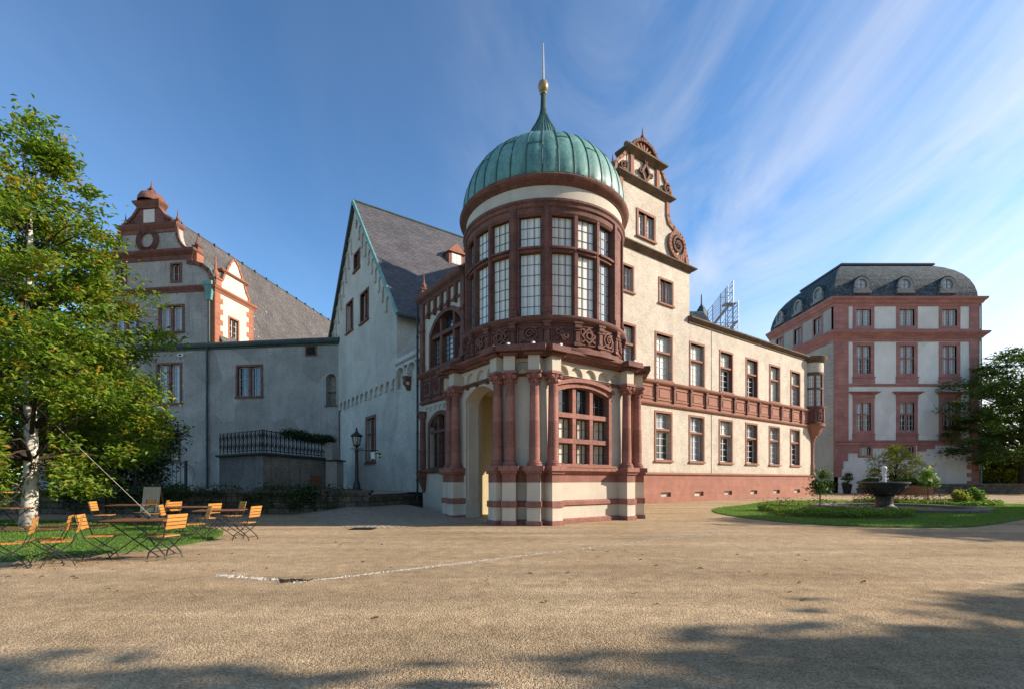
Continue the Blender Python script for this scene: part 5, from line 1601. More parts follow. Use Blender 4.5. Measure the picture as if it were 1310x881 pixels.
mb.sweep([(X0 + 3.2, Y0 + 3.2), (X1 - 3.2, Y0 + 3.2), (X1 - 3.2, Y1 - 3.2), (X0 + 3.2, Y1 - 3.2)], [(-.2, 29.85), (.25, 29.85), (.3, 30.0), (.2, 30.15), (-.2, 30.2)], closed=True)
mb.box(X0 + 3.2, X1 - 3.2, Y0 + 3.2, Y1 - 3.2, 29.9, 30.1)
RP.part('roof_edge', mb)
def ocul(c, ax, out):
    p = Pl(c, ax, out)
    mb = MB('ashlar')
    o_ = circle(0, 26.1, .94, 20); i_ = circle(0, 26.1, .66, 20)
    plate(mb, p, [(a, z) for a, z in o_], [i_], .12, -1.4)
    pbox(mb, p, -1.08, 1.08, 24.95, 25.2, -1.2, .3); pbox(mb, p, -.98, .98, 25.2, 25.6, -1.2, .08)
    d = RP.part('oculus_dormer', mb)
    g_ = MB('gcurtd'); plate(g_, p, circle(0, 26.1, .68, 20), (), -.1, 0, edges=False); RP.part('pane', g_, d)
    g_ = MB('ashlar'); pbox(g_, p, -.03, .03, 25.45, 26.75, -.09, -.05); pbox(g_, p, -.66, .66, 26.07, 26.13, -.09, -.05); RP.part('glazing_bar', g_, d)
    g_ = MB('slateb')
    for k in range(8):
        a, b = math.pi * k / 8, math.pi * (k + 1) / 8
        q = [(1.08 * math.cos(a), 26.1 + 1.08 * math.sin(a)), (1.08 * math.cos(b), 26.1 + 1.08 * math.sin(b))]
        g_.poly([p(q[0][0], q[0][1], .05), p(q[1][0], q[1][1], .05), p(q[1][0], q[1][1], -2), p(q[0][0], q[0][1], -2)])
    RP.part('dormer_cover', g_, d)
for x in CW: ocul((x - .2, Y0 + .05), (1, 0), (0, -1))
for y in (63.2, 67.6, 72.2): ocul((X0 + .05, y), (0, -1), (-1, 0))
mb = MB('copper'); mb.tube([(X1 + .1, Y0 - .2, 24.2), (X1 + .1, Y0 - .2, .3)], .09, 8)
RP.part('downpipe', mb)

# ================================================================== REAR ROOF WITH TURRET, SCAFFOLD
RB = Thing('turret_building', 'dark slate rear building with a spiked lead turret showing above the wing', 'building', (20.2, 56, 0), off=(20.2, 56, 0))
mb = MB('beige'); mb.box(12, 22.5, 52, 62, 0, 17.2)
RB.part('wall', mb)
mb = MB('slateb'); mb.hexa([(11.8, 51.8, 17.1), (22.7, 51.8, 17.1), (22.7, 62.2, 17.1), (11.8, 62.2, 17.1)], [(12, 54, 20.6), (21.6, 54, 20.6), (21.6, 58, 20.6), (12, 58, 20.6)])
RB.part('roof', mb)
mb = MB('copperd'); mb.lathe([(.95, 16.8), (.9, 18.0), (1.0, 18.1), (1.0, 18.25), (.62, 18.35), (.62, 19.8), (.78, 19.95), (.74, 20.5), (.5, 21.2), (.34, 21.4), (.3, 21.55), (.18, 21.65), (.1, 21.8), (.07, 22.9), (0, 23.0)], (21.9, 55.2, 0), 8)
RB.part('turret', mb)

SC = Thing('scaffold_stair', 'galvanised scaffold stair tower standing on the long wing roof', 'scaffold', (21.6, 48.2, 14.2), off=(21.6, 48.2, 14.2))
mb = MB('irong')
for x in (20.0, 21.3, 22.55):
    for y in (47.6, 48.8): mb.tube([(x, y, 14.2), (x, y, (18.9 if x < 20.5 else (20.6 if x < 22 else 19.4)))], .045, 6)
mb.tube([(22.05, 47.6, 14.2), (22.05, 47.6, 21.4)], .045, 6); mb.tube([(22.05, 48.8, 14.2), (22.05, 48.8, 21.4)], .045, 6)
for y in (47.6, 48.8):
    for z in (15.2, 16.2, 17.2): mb.tube([(20.0, y, z), (22.55, y, z)], .03, 5)
    mb.tube([(21.3, y, 20.2), (22.05, y, 20.2)], .03, 5); mb.tube([(21.3, y, 18.8), (22.55, y, 18.8)], .03, 5)
SC.part('standard', mb)
mb = MB('irong')
for y in (47.6, 48.8):
    for k in range(5):
        mb.tube([(20.0, y, 17.1 + k * .42), (22.05, y, 19.7 + k * .42)], .028, 5)
        mb.tube([(21.3, y, 15.6 + k * .42), (22.55, y, 17.5 + k * .42)], .028, 5)
        mb.tube([(20.0, y, 16.4 - k * .4), (22.05, y, 16.4 - k * .4 + 1.0)], .022, 5)
for k in range(9):
    mb.tube([(22.05, 47.6, 15 + k * .75), (22.05, 48.8, 15 + k * .75)], .025, 5); mb.tube([(22.55, 47.6, 14.6 + k * .55), (22.55, 48.8, 14.6 + k * .55)], .022, 5)
SC.part('handrail', mb)
mb = MB('irong')
for k in range(9): mb.box(20.05 + k * .22, 20.3 + k * .22, 47.7, 48.7, 17.0 + k * .27, 17.05 + k * .27); mb.box(21.3 + k * .14, 21.48 + k * .14, 47.7, 48.7, 15.5 + k * .24, 15.54 + k * .24)
mb.box(21.3, 22.5, 47.7, 48.7, 19.2, 19.26); mb.box(21.2, 22.5, 47.7, 48.7, 15.3, 15.36)
SC.part('tread', mb)

# ================================================================== TERRACE, BASTION, LAMP, FENCE
o = sheet('terrace_ground', [(-80, 22.35), (-6.6, 22.35), (-4.6, 26.9), (-2, 31), (-8, 45), (-80, 50)], .9, 'cobble')
mb = MB('cobble')
gu = np.linspace(-5.2, -.3, 16); gv = np.linspace(2.3, 11.8, 26)
idx = {}
for i, u in enumerate(gu):
    for j, v in enumerate(gv):
        p = UV(u, v); idx[i, j] = mb.av((p.x, p.y, .005 + max(0, min(.34, .05 * (v - 2.4))) * min(1, max(0, (u + 5.2) / 2))))
for i in range(len(gu) - 1):
    for j in range(len(gv) - 1): mb.face((idx[i, j], idx[i + 1, j], idx[i + 1, j + 1], idx[i, j + 1]))
o = mb.build('cobbled_pavement', smooth=True); o['kind'] = 'structure'

TW_ = Thing('retaining_wall', 'low rubble retaining wall with stone coping under the shaded terrace', 'wall', (-14, 22, 0), off=(-14, 22, 0))
mb = MB('wall'); mb.box(-60, -6.6, 22.0, 22.4, 0, .98)
for k in range(6): mb.box(-60 + k * 10.2, -59.5 + k * 10.2, 21.93, 22.0, 0, .98)
TW_.part('masonry', mb)
mb = MB('wallcap'); mb.box(-60, -6.5, 21.92, 22.48, .98, 1.09)
TW_.part('coping', mb)
RW = Thing('ramp_wall', 'lower rendered ramp wall running from the lamp to the loggia corner', 'wall', (-5.6, 24.4, 0), off=(-5.6, 24.4, 0))
mb = MB('wall')
a_ = Vector((-6.6, 22.0)); b_ = Vector((-4.55, 26.6)); d_ = (b_ - a_).normalized(); n_ = Vector((d_.y, -d_.x)) * .35
q_ = [a_, b_, b_ - n_, a_ - n_]
mb.hexa([(p.x, p.y, 0) for p in q_], [(p.x, p.y, .80 if i in (0, 3) else .72) for i, p in enumerate(q_)])
RW.part('masonry', mb)
mb = MB('wallcap'); n2_ = n_ * .15
q_ = [a_ + n2_, b_ + n2_, b_ - n_ - n2_, a_ - n_ - n2_]
mb.hexa([(p.x, p.y, .80 if i in (0, 3) else .72) for i, p in enumerate(q_)], [(p.x, p.y, .89 if i in (0, 3) else .81) for i, p in enumerate(q_)])
RW.part('coping', mb)
mb = MB('iron'); mb.tube([(-8.3, 21.8, .0), (-8.3, 21.8, .1), (-5.2, 24.3, .95), (-4.9, 24.95, .95)], .022, 6)
h_ = mb.build('ramp_handrail'); tag(h_, 'thin black handrail slanting up along the ramp wall', 'handrail')

BS = Thing('garden_bastion', 'stained stone bastion with polygonal front below the grey palace', 'terrace', (-15.6, 31, .9), off=(-15.6, 31, .9))
bp_ = [(-18.9, 36.5), (-18.7, 30.5), (-14.6, 28.0), (-13.6, 34.8), (-13.6, 36.5)]
mb = MB('bastblue'); mb.hexa([(x, y, .8) for x, y in bp_], [(x, y, 3.05) for x, y in bp_])
# warm brown right flank in its own stone
mb.mat('bast')
p0_, p1_ = Vector(bp_[2]), Vector(bp_[3]); dd_ = (p1_ - p0_).normalized(); nn_ = Vector((dd_.y, -dd_.x)) * .04
mb.hexa([(p0_.x, p0_.y, .8), (p0_.x + nn_.x, p0_.y + nn_.y, .8), (p1_.x + nn_.x, p1_.y + nn_.y, .8), (p1_.x, p1_.y, .8)], [(p0_.x, p0_.y, 3.04), (p0_.x + nn_.x, p0_.y + nn_.y, 3.04), (p1_.x + nn_.x, p1_.y + nn_.y, 3.04), (p1_.x, p1_.y, 3.04)])
BS.part('masonry', mb)
mb = MB('copperd'); mb.sweep(bp_[:1] + bp_[1:4], [(-.3, 3.02), (.12, 3.02), (.2, 3.1), (.2, 3.2), (-.3, 3.24)])
BS.part('coping', mb)
mb = MB('woodd'); q0 = p0_.lerp(p1_, .70); q1 = p0_.lerp(p1_, .88)
mb.hexa([(q0.x, q0.y, .9), (q0.x + nn_.x * 3, q0.y + nn_.y * 3, .9), (q1.x + nn_.x * 3, q1.y + nn_.y * 3, .9), (q1.x, q1.y, .9)], [(q0.x, q0.y, 1.9), (q0.x + nn_.x * 3, q0.y + nn_.y * 3, 1.9), (q1.x + nn_.x * 3, q1.y + nn_.y * 3, 1.9), (q1.x, q1.y, 1.9)])
BS.part('door', mb)
mb = MB('grey2'); mb.box(-13.5, -12.7, 34.6, 36.0, .8, 2.95); mb.mat('copperd'); mb.box(-13.6, -12.55, 34.5, 36.1, 2.95, 3.06); mb.mat('grey2'); mb.box(-13.55, -13.0, 34.5, 36.0, 3.06, 4.3)
BS.part('end_pier', mb)
# wrought iron balustrade: posts, rails and scrolls
RL = Thing('iron_balustrade', 'black wrought iron scroll balustrade round the top of the bastion', 'railing', (-15.6, 31, 3.24), off=(-15.6, 31, 3.24))
mb = MB('iron'); sc_ = MB('iron')
for a, b in zip(bp_[1:3], bp_[2:4]):
    A_, B_ = Vector(a), Vector(b); d = (B_ - A_); L_ = d.length; d.normalize()
    P_ = Pl(A_, d, (d.y, -d.x))
    for z in (3.34, 4.50): mb.bar(P_(0, z, -.06), P_(L_, z, -.06), .05, .05)
    n = int(L_ / .42)
    for k in range(n + 1): mb.bar(P_(L_ * k / n, 3.24, -.06), P_(L_ * k / n, 4.55, -.06), .05, .05, up=(1, 0, 0))
    for k in range(n):
        x = L_ * (k + .5) / n
        for cz, s_ in ((3.64, 1), (4.2, -1)):
            for t_, off_ in ((0, -.18), (math.pi, .18)):
                sc_.tube([P_(x + off_ + .15 * (1 - q / 14 * .8) * math.cos(t_ + s_ * q * .62), cz + .22 * (1 - q / 14 * .8) * math.sin(t_ + s_ * q * .62), -.06) for q in range(15)], .022, 4)
        for q in range(3): sc_.tube([P_(x - .2 + q * .2, 3.34, -.06), P_(x - .2 + q * .2, 4.5, -.06)], .016, 4)
RL.part('rail', mb); RL.part('scrollwork', sc_)

LM = Thing('street_lamp', 'old black cast iron lamp with glass lantern on the retaining wall', 'lamp', (-7.22, 22.2, 1.09))
mb = MB('iron'); mb.lathe([(.26, 0), (.26, .06), (.18, .1), (.16, .3), (.11, .42), (.085, .5), (.08, 1.3), (.065, 1.75), (.10, 1.8), (.10, 1.86), (.05, 1.92), (.05, 2.0), (.12, 2.06), (.14, 2.1), (0, 2.1)], (0, 0, 0), 12)
mb.tube([(-.3, 0, 1.93), (.3, 0, 1.93)], .018, 6)
LM.part('post', mb, auto=40)
mb = MB('clear'); mb.lathe([(.14, 2.12), (.23, 2.5)], (0, 0, 0), 6)
ln_ = LM.part('lantern', mb)
mb = MB('iron')
for k in range(6):
    a = 2 * math.pi * k / 6; mb.tube([(.14 * math.cos(a), .14 * math.sin(a), 2.1), (.235 * math.cos(a), .235 * math.sin(a), 2.52)], .014, 4)
mb.lathe([(.27, 2.5), (.29, 2.53), (.2, 2.62), (.1, 2.68), (.06, 2.76), (.03, 2.8), (.05, 2.84), (.0, 2.95)], (0, 0, 0), 12)
mb.lathe([(.03, 2.1), (.05, 2.14), (.05, 2.26), (.0, 2.3)], (0, 0, 0), 8)
LM.part('lantern_roof', mb, ln_, auto=40)
SG = Thing('hanging_sign', 'small white sign with green pictogram panel hanging from the lamp arm', 'sign', (-6.35, 22.2, 2.45))
mb = MB('iron'); mb.tube([(-.86, 0, .50), (.12, 0, .50)], .02, 6); mb.tube([(-.62, .0, -.3), (.02, 0, .48)], .013, 5)
SG.part('bracket', mb)
mb = MB('signw'); mb.box(-.20, .30, -.03, .03, .10, .42); mb.mat('iron'); mb.box(-.1, -.08, -.01, .01, .42, .5); mb.box(.12, .14, -.01, .01, .42, .5)
sp_ = SG.part('panel', mb)
mb = MB('signg'); mb.box(-.02, .285, -.036, -.03, .12, .40)
SG.part('green_field', mb, sp_)
mb = MB('signw')
for fy in (-.041,):
    # running figure, door and arrow pictogram
    mb.box(.03, .055, fy, fy + .005, .30, .325)
    mb.hexa([(.02, fy, .22), (.045, fy, .22), (.045, fy + .005, .22), (.02, fy + .005, .22)], [(.03, fy, .295), (.06, fy, .295), (.06, fy + .005, .295), (.03, fy + .005, .295)])
    mb.hexa([(-.005, fy, .16), (.012, fy, .16), (.012, fy + .005, .16), (-.005, fy + .005, .16)], [(.02, fy, .22), (.045, fy, .22), (.045, fy + .005, .22), (.02, fy + .005, .22)])
    mb.hexa([(.055, fy, .16), (.072, fy, .16), (.072, fy + .005, .16), (.055, fy + .005, .16)], [(.03, fy, .22), (.05, fy, .22), (.05, fy + .005, .22), (.03, fy + .005, .22)])
    mb.box(.10, .15, fy, fy + .005, .15, .34)
    mb.box(.175, .23, fy, fy + .005, .235, .265); mb.hexa([(.225, fy, .20), (.265, fy, .25), (.265, fy + .005, .25), (.225, fy + .005, .20)], [(.225, fy, .30), (.265, fy, .251), (.265, fy + .005, .251), (.225, fy + .005, .30)])
SG.part('pictogram', mb, sp_)

FN = Thing('bar_fence', 'black iron bar fence standing on the terrace behind the cafe tables', 'fence', (-18.7, 24.6, .9), off=(-18.7, 24.6, 0.9))
mb = MB('iron')
for x in np.arange(-20.8, -16.75, .22): mb.mark(); mb.tube([(x, 24.6, .9), (x, 24.6, 2.48)], .014, 5)
part_each(FN, 'bar', mb)
mb = MB('iron')
for z in (1.05, 2.46): mb.mark(); mb.bar((-20.8, 24.6, z), (-16.8, 24.6, z), .04, .04)
part_each(FN, 'rail', mb)
mb = MB('iron')
for x in (-20.8, -19.35, -16.8): mb.mark(); mb.box(x - .05, x + .05, 24.55, 24.65, .9, 2.56)
part_each(FN, 'post', mb)
mb = MB('iron'); mb.tube([(-16.75, 24.6, 2.4), (-16.45, 24.6, 2.2), (-16.35, 24.6, 1.8), (-16.5, 24.6, 1.3), (-16.8, 24.6, 1.15)], .012, 5)
FN.part('hoop', mb)

LWL = Thing('garden_wall', 'low stone garden wall in front of the mansard palace', 'wall', (70, 55.8, 0), off=(70, 55.8, 0))
mb = MB('wall'); mb.box(47.5, 120, 55.7, 56.2, 0, 1.05)
LWL.part('masonry', mb)
mb = MB('wallcap'); mb.box(47.4, 120, 55.6, 56.3, 1.05, 1.18)
LWL.part('coping', mb)

# ================================================================== VEGETATION
def leaf_mesh(name, cen, size, mat, parent=None, up=.5, aspect=.5, seed=1, curl=.25, off=(0, 0, 0), outward=None):
    """one folded leaf per centre"""
    g = np.random.default_rng(seed)
    n = len(cen)
    cen = np.asarray(cen, dtype=float)
    nr = g.normal(size=(n, 3)); nr /= np.linalg.norm(nr, axis=1)[:, None]
    nr[:, 2] = np.abs(nr[:, 2]); nr = nr + np.array([0, 0, up])
    if outward is not None: nr = nr + outward * .5
    nr /= np.linalg.norm(nr, axis=1)[:, None]
    t = g.normal(size=(n, 3)); t -= (t * nr).sum(1)[:, None] * nr; t /= np.linalg.norm(t, axis=1)[:, None]
    b = np.cross(nr, t)
    s = (size * g.uniform(.65, 1.3, n))[:, None]
    a = cen - t * s * .5
    d = cen + t * s * .5 - nr * s * curl * .6
    l = cen + b * s * aspect * .5 + nr * s * curl * .4
    r = cen - b * s * aspect * .5 + nr * s * curl * .4
    v = np.stack([a, r, d, l], 1).reshape(-1, 3) - np.array(off)
    me = bpy.data.meshes.new(name)
    me.vertices.add(4 * n); me.vertices.foreach_set('co', v.ravel())
    i = np.arange(n) * 4
    f = np.stack([i, i + 1, i + 2, i, i + 2, i + 3], 1).ravel()
    me.loops.add(6 * n); me.loops.foreach_set('vertex_index', f)
    me.polygons.add(2 * n)
    me.polygons.foreach_set('loop_start', np.arange(2 * n) * 3)
    me.polygons.foreach_set('loop_total', np.full(2 * n, 3))
    me.materials.append(M[mat])
    me.update(calc_edges=True); me.validate()
    o = bpy.data.objects.new(name, me); COL.objects.link(o)
    if parent is not None: o.parent = parent
    return o

def crown_points(prof, nclump, per, cr, seed, flat=.6, shell=.5, sector=None, droop=0.0):
    """clump centres inside a turned profile [(z, r)...]; returns leaf centres and clump centres"""
    g = np.random.default_rng(seed)
    zs = np.array([p[0] for p in prof]); rs = np.array([p[1] for p in prof])
    C_ = []
    while len(C_) < nclump:
        z = g.uniform(zs[0], zs[-1]); rm = np.interp(z, zs, rs)
        if g.uniform(0, rs.max()) > rm: continue
        a = g.uniform(0, 2 * math.pi)
        if sector and not (sector[0] <= a <= sector[1]): continue
        lump = 1 + .16 * math.sin(3 * a + z * 1.7) + .10 * math.sin(7 * a - z * 2.3)
        r = rm * lump * (g.uniform(0, 1) ** shell)
        C_.append((r * math.cos(a), r * math.sin(a), z - droop * r))
    C_ = np.array(C_)
    k = g.integers(0, nclump, nclump * per)
    w = g.normal(size=(nclump * per, 3)) * cr * np.array([1, 1, flat]) * g.uniform(.6, 1.25, nclump)[k][:, None]
    return C_[k] + w, C_

def make_tree(name, label, loc, prof, nclump, per, cr, leaf, mat, trunk, tr0, th, seed, group=None, barkm='bark', cat='tree', nb=40, flat=.6, shell=.5, up=.5, lean=(0, 0), dense=0, aspect=.5, droop=0.0, gap=None, sector=None, limbm=None):
    T = Thing(name, label, cat, loc, 0, group)
    P_, C_ = crown_points(prof, nclump, per, cr, seed, flat, shell, droop=droop, sector=sector)
    if gap:      # an opening in the low crown on the side of the path
        an = np.degrees(np.arctan2(P_[:, 1], P_[:, 0])); dd_ = np.abs((an - gap[0] + 180) % 360 - 180)
        wid = np.where(np.hypot(P_[:, 0], P_[:, 1]) > .01, gap[1] / np.maximum(np.hypot(P_[:, 0], P_[:, 1]), .4), 180)
        P_ = P_[~((dd_ < np.degrees(np.arctan(wid))) & (P_[:, 2] < gap[2]))]
    g = np.random.default_rng(seed + 99)
    mb = MB(barkm)
    ax = [(lean[0] * (z / th) ** 1.5 + .06 * math.sin(z * .9 + seed), lean[1] * (z / th) ** 1.5 + .05 * math.cos(z * 1.1 + seed), z) for z in np.linspace(0, th, 10)]
    rad = [tr0 * (1.12 if i == 0 else 1) * (1 - .78 * i / 9) for i in range(10)]
    mb.tube(ax, rad, 10)
    sel = g.choice(len(C_), min(nb, len(C_)), replace=False)
    axn = np.array(ax)
    lb = MB(limbm or 'bark')
    for i in sel:
        c_ = C_[i]; d = math.hypot(c_[0], c_[1])
        z0 = min(max(c_[2] - .55 * d - .2, trunk), th * .97)
        k = min(int(z0 / th * 9), 8); f = z0 / th * 9 - k
        s_ = axn[k] * (1 - f) + axn[k + 1] * f
        r0 = max(.015, min(rad[k] * .42, .02 + d * .014))
        m1 = s_ * .6 + c_ * .4 + np.array([g.normal() * .12, g.normal() * .12, .10 * d])
        m2 = s_ * .25 + c_ * .75 + np.array([g.normal() * .12, g.normal() * .12, .08 * d])
        lb.tube([s_, m1, m2, c_], [r0, r0 * .75, r0 * .5, r0 * .22], 5, cap=False)
    T.part('trunk', mb, smooth=True)
    T.part('limbs', lb, smooth=True)
    leaf_mesh('crown', P_, leaf, mat, T.root, up=up, seed=seed + 5, aspect=aspect)
    return T

# the pale trunked tree on the left lawn
make_tree('pale_trunk_tree', 'tall yellow green leafy tree with pale flaking trunk on the lawn by the cafe tables', (-15.75, 15.6, 0),
          [(1.0, 2.0), (2.2, 2.6), (3.6, 3.15), (5.2, 3.25), (7.2, 3.0), (9, 2.55), (10.8, 1.85), (12.0, 1.15), (12.8, .6), (13.5, .2)], 320, 150, .34, .19, 'leafA', 2.2, .215, 11.0, 11,
          barkm='birch', nb=120, flat=.5, shell=.42, up=.7, aspect=.46, droop=.10, gap=(-44.6, .42, 4.0))
make_tree('rounded_tree', 'dense rounded dark tree on the terrace behind the pale trunked tree', (-21.0, 24.6, .9),
          [(1.6, 1.8), (2.6, 2.5), (3.8, 2.7), (5, 2.3), (5.8, 1.6), (6.4, .6)], 170, 95, .42, .26, 'leafA', 1.5, .2, 6.2, 23, nb=40, flat=.45, shell=.4, up=.7)
make_tree('dark_understory_shrub', 'dark evergreen shrub in deep shade on the terrace by the fence', (-22.6, 27.5, .9),
          [(.2, 1.8), (1.5, 2.6), (3.2, 2.6), (4.6, 1.6), (5.4, .4)], 170, 80, .4, .24, 'leafD', .3, .14, 4.6, 31, cat='shrub', nb=20, shell=.4)
make_tree('leafy_tree', 'deep green leafy tree standing behind the pale trunked tree, away from the house', (-25.5, 21.5, .9),
          [(1.0, 2.5), (3, 4.2), (6, 4.4), (9, 3.4), (11.5, 1.6), (12.6, .3)], 260, 80, .5, .28, 'leafB', 2, .25, 11, 37, nb=40, shell=.4)
# right side
make_tree('spreading_tree', 'large dark spreading tree behind the garden wall, overlapping the mansard palace', (62.0, 58.0, 0),
          [(3.4, 4.6), (5, 7.4), (7.5, 9.0), (10.5, 8.9), (13.2, 7.6), (15.6, 5.2), (17.4, 2.0)], 400, 110, .66, .38, 'leafB', 3.4, .42, 14.5, 41, nb=70, flat=.38, shell=.42, up=.9, aspect=.5, droop=.10)
for i, (x, y, h, r, mt, lb_) in enumerate(((59, 68, 7.5, 4.2, 'leafL', 'bright green bush tree glimpsed under the spreading tree'), (67, 70, 9, 5, 'leafL', 'sunlit green tree at the right edge behind the garden wall'), (64.5, 62, 4.2, 3.2, 'leafY', 'low yellow green shrub at the foot of the spreading tree'), (84, 66, 12, 6, 'leafB', 'dark tree farther along the garden wall, beyond the spreading tree'), (101, 70, 13, 7, 'leafB', 'farthest dark tree along the garden wall'))):
    make_tree('background_tree', lb_, (x, y, 0), [(.3, r * .7), (h * .3, r), (h * .6, r * .9), (h * .85, r * .5), (h, .2)], 150, 60, .6, .42, mt, .8, .2, h * .85, 51 + i, nb=20, shell=.4, group='trees behind the garden wall')
# park trees to the right of the view, the ones whose shade falls across the gravel and the lawn
SHADE = [(21.0, -.9, 22.0, 4.0), (9.8, -.8, 12.5, 3.0), (22.0, 3.7, 9.6, 1.5), (27.0, 5.8, 10.2, 1.5), (38.0, 14.0, 13.0, 2.6), (36.0, 19.0, 13.4, 4.6), (46, 23.6, 12.5, 3.4), (15.5, .35, 18.5, 3.3)]
for i, (x, y, h, r) in enumerate(SHADE):
    make_tree('park_tree', ['broad park tree beyond the right edge shading the foreground', 'park tree close beside the viewer shading the near gravel', 'tall park tree beyond the right edge shading the near right gravel', 'slim park tree beyond the right edge with a loose crown', 'park tree beyond the right edge in line with the round lawn front', 'full park tree beyond the right edge shading the round lawn', 'far park tree beyond the right edge by the fountain', 'tallest slender park tree just beside the viewer'][i], (x, y, 0),
              [(2.6, r * .6), (h * .35, r), (h * .6, r * .95), (h * .82, r * .6), (h, .3)], 240, 150 if i in (0, 7) else 80, .5, .5, 'leafB', 2.4, .3, h * .9, 71 + i, nb=34, shell=.45, group='park trees east of the path')

# grass
def in_poly(px, py, poly):
    c_ = np.zeros(len(px), bool); n = len(poly); j = n - 1
    for i in range(n):
        xi, yi = poly[i]; xj, yj = poly[j]
        k = ((yi > py) != (yj > py)) & (px < (xj - xi) * (py - yi) / (yj - yi + 1e-12) + xi)
        c_ ^= k; j = i
    return c_
def smooth_poly(p, it=2):
    for _ in range(it):
        q = []
        for a, b in zip(p, p[1:] + p[:1]):
            q += [(a[0] * .75 + b[0] * .25, a[1] * .75 + b[1] * .25), (a[0] * .25 + b[0] * .75, a[1] * .25 + b[1] * .75)]
        p = q
    return p
def grass_blades(name, poly, n, h, seed, z=0.0):
    g = np.random.default_rng(seed)
    P_ = np.array(poly); lo, hi = P_.min(0), P_.max(0)
    x = g.uniform(lo[0], hi[0], n * 2); y = g.uniform(lo[1], hi[1], n * 2)
    k = in_poly(x, y, poly); x, y = x[k][:n], y[k][:n]; m = len(x)
    a = g.uniform(0, 2 * math.pi, m); w = .007 * g.uniform(.7, 1.6, m) * max(1, h / .05); hh = h * g.uniform(.5, 1.25, m)
    lx, ly = g.normal(size=m) * hh * .45, g.normal(size=m) * hh * .45
    v = np.empty((m, 3, 3))
    v[:, 0] = np.stack([x - w * np.cos(a), y - w * np.sin(a), np.full(m, z)], 1)
    v[:, 1] = np.stack([x + w * np.cos(a), y + w * np.sin(a), np.full(m, z)], 1)
    v[:, 2] = np.stack([x + lx, y + ly, z + hh], 1)
    me = bpy.data.meshes.new(name)
    me.vertices.add(3 * m); me.vertices.foreach_set('co', v.ravel())
    me.loops.add(3 * m); me.loops.foreach_set('vertex_index', np.arange(3 * m))
    me.polygons.add(m); me.polygons.foreach_set('loop_start', np.arange(m) * 3); me.polygons.foreach_set('loop_total', np.full(m, 3))
    me.materials.append(M['grass']); me.update(calc_edges=True)
    o = bpy.data.objects.new(name, me); COL.objects.link(o); o['kind'] = 'stuff'
    return o
def mound(name, poly, mat, h=.05, kind='structure'):
    mb = MB(mat)
    cx = sum(p[0] for p in poly) / len(poly); cy_ = sum(p[1] for p in poly) / len(poly)
    lo = [(x, y, .004) for x, y in poly]; hi = [(cx + (x - cx) * .99, cy_ + (y - cy_) * .99, h) for x, y in poly]
    mb.hexa(lo, hi)
    o = mb.build(name); o['kind'] = kind
    return o
LLAWN = smooth_poly([(-26, 8.0), (-14, 8.3), (-9.6, 8.8), (-8.0, 10.6), (-7.7, 12.6), (-9.0, 15.0), (-12.5, 17.2), (-19, 18.2), (-26, 18)])
mound('left_lawn', LLAWN, 'ground_green'); grass_blades('lawn_grass', LLAWN, 70000, .055, 3, .04)
sheet('mulch_ring', [(-15.3 + 2.5 * math.cos(a), 15.0 + 1.15 * math.sin(a)) for a in np.linspace(0, 2 * math.pi, 30)[:-1]], .075, 'soil')
ISL = smooth_poly([(11.0, 26.3), (9.4, 22.5), (9.6, 18.2), (11.3, 15.9), (14.0, 15.4), (16.2, 16.2), (24.5, 21.8), (40, 25.0), (40, 31), (28, 30.5), (26, 36.5), (19, 35.5), (14.5, 29.5)])
mound('island_lawn', ISL, 'ground_green'); grass_blades('lawn_grass', ISL, 110000, .06, 4, .04)

# fallen leaves on the gravel and the left lawn
g_ = np.random.default_rng(12)
lx = np.concatenate([g_.normal(-10.5, 2.2, 220), g_.uniform(-14, 6, 70), g_.normal(-15.3, 1.5, 160)]); ly = np.concatenate([g_.normal(8.6, 1.0, 220), g_.uniform(5.2, 12, 70), g_.normal(15, .8, 160)])
lz = np.where((in_poly(lx, ly, LLAWN)), .085, .015)
o = leaf_mesh('fallen_leaves', np.stack([lx, ly, lz], 1), .085, 'dry', up=3.5, seed=8, aspect=.6); o['kind'] = 'stuff'

# flower beds and planting of the island
def bed(name, label, poly, n, h, size, mat, seed, cat='flower bed', extra=None):
    T = Thing(name, label, cat, (sum(p[0] for p in poly) / len(poly), sum(p[1] for p in poly) / len(poly), .05))
    off = tuple(T.root.location); T.off = off
    mb = MB('soil'); mb.hexa([(x, y, .045) for x, y in poly], [(x, y, .075) for x, y in poly])
    T.part('soil', mb)
    g = np.random.default_rng(seed)
    P_ = np.array(poly); lo, hi = P_.min(0), P_.max(0)
    x = g.uniform(lo[0], hi[0], n * 3); y = g.uniform(lo[1], hi[1], n * 3)
    k = in_poly(x, y, poly); x, y = x[k][:n], y[k][:n]
    hh = h * (.55 + .45 * np.sin(x * 2.1 + y * 1.3) ** 2)
    z = .06 + hh * g.uniform(0, 1, len(x)) ** .6
    leaf_mesh('foliage', np.stack([x, y, z], 1), size, mat, T.root, up=.6, seed=seed, off=off)
    if extra:
        for nm, m2, n2, h2, s2, pf in extra:
            i = np.where(pf(x, y))[0]
            if not len(i): continue
            j = g.choice(i, n2)
            zz_ = .1 + h2 * g.uniform(.2, 1, n2)
            leaf_mesh(nm, np.stack([x[j] + g.normal(size=n2) * .05, y[j] + g.normal(size=n2) * .05, zz_], 1), s2, m2, T.root, up=.2, seed=seed + 3, off=off, aspect=.35)
    return T
B1 = smooth_poly([(12.2, 22.0), (11.3, 20.4), (12.2, 19.0), (14.2, 18.6), (16.3, 19.3), (17.4, 20.6), (16.5, 21.8), (14.5, 22.4), (13.2, 24.8), (12.2, 24.2)])
bed('flower_bed', 'near flower bed of low green plants in front of the fountain basin', B1, 9000, .32, .11, 'leafL', 5, extra=(('bronze_stems', 'leafR', 500, .6, .12, lambda x, y: y > 21.0),))
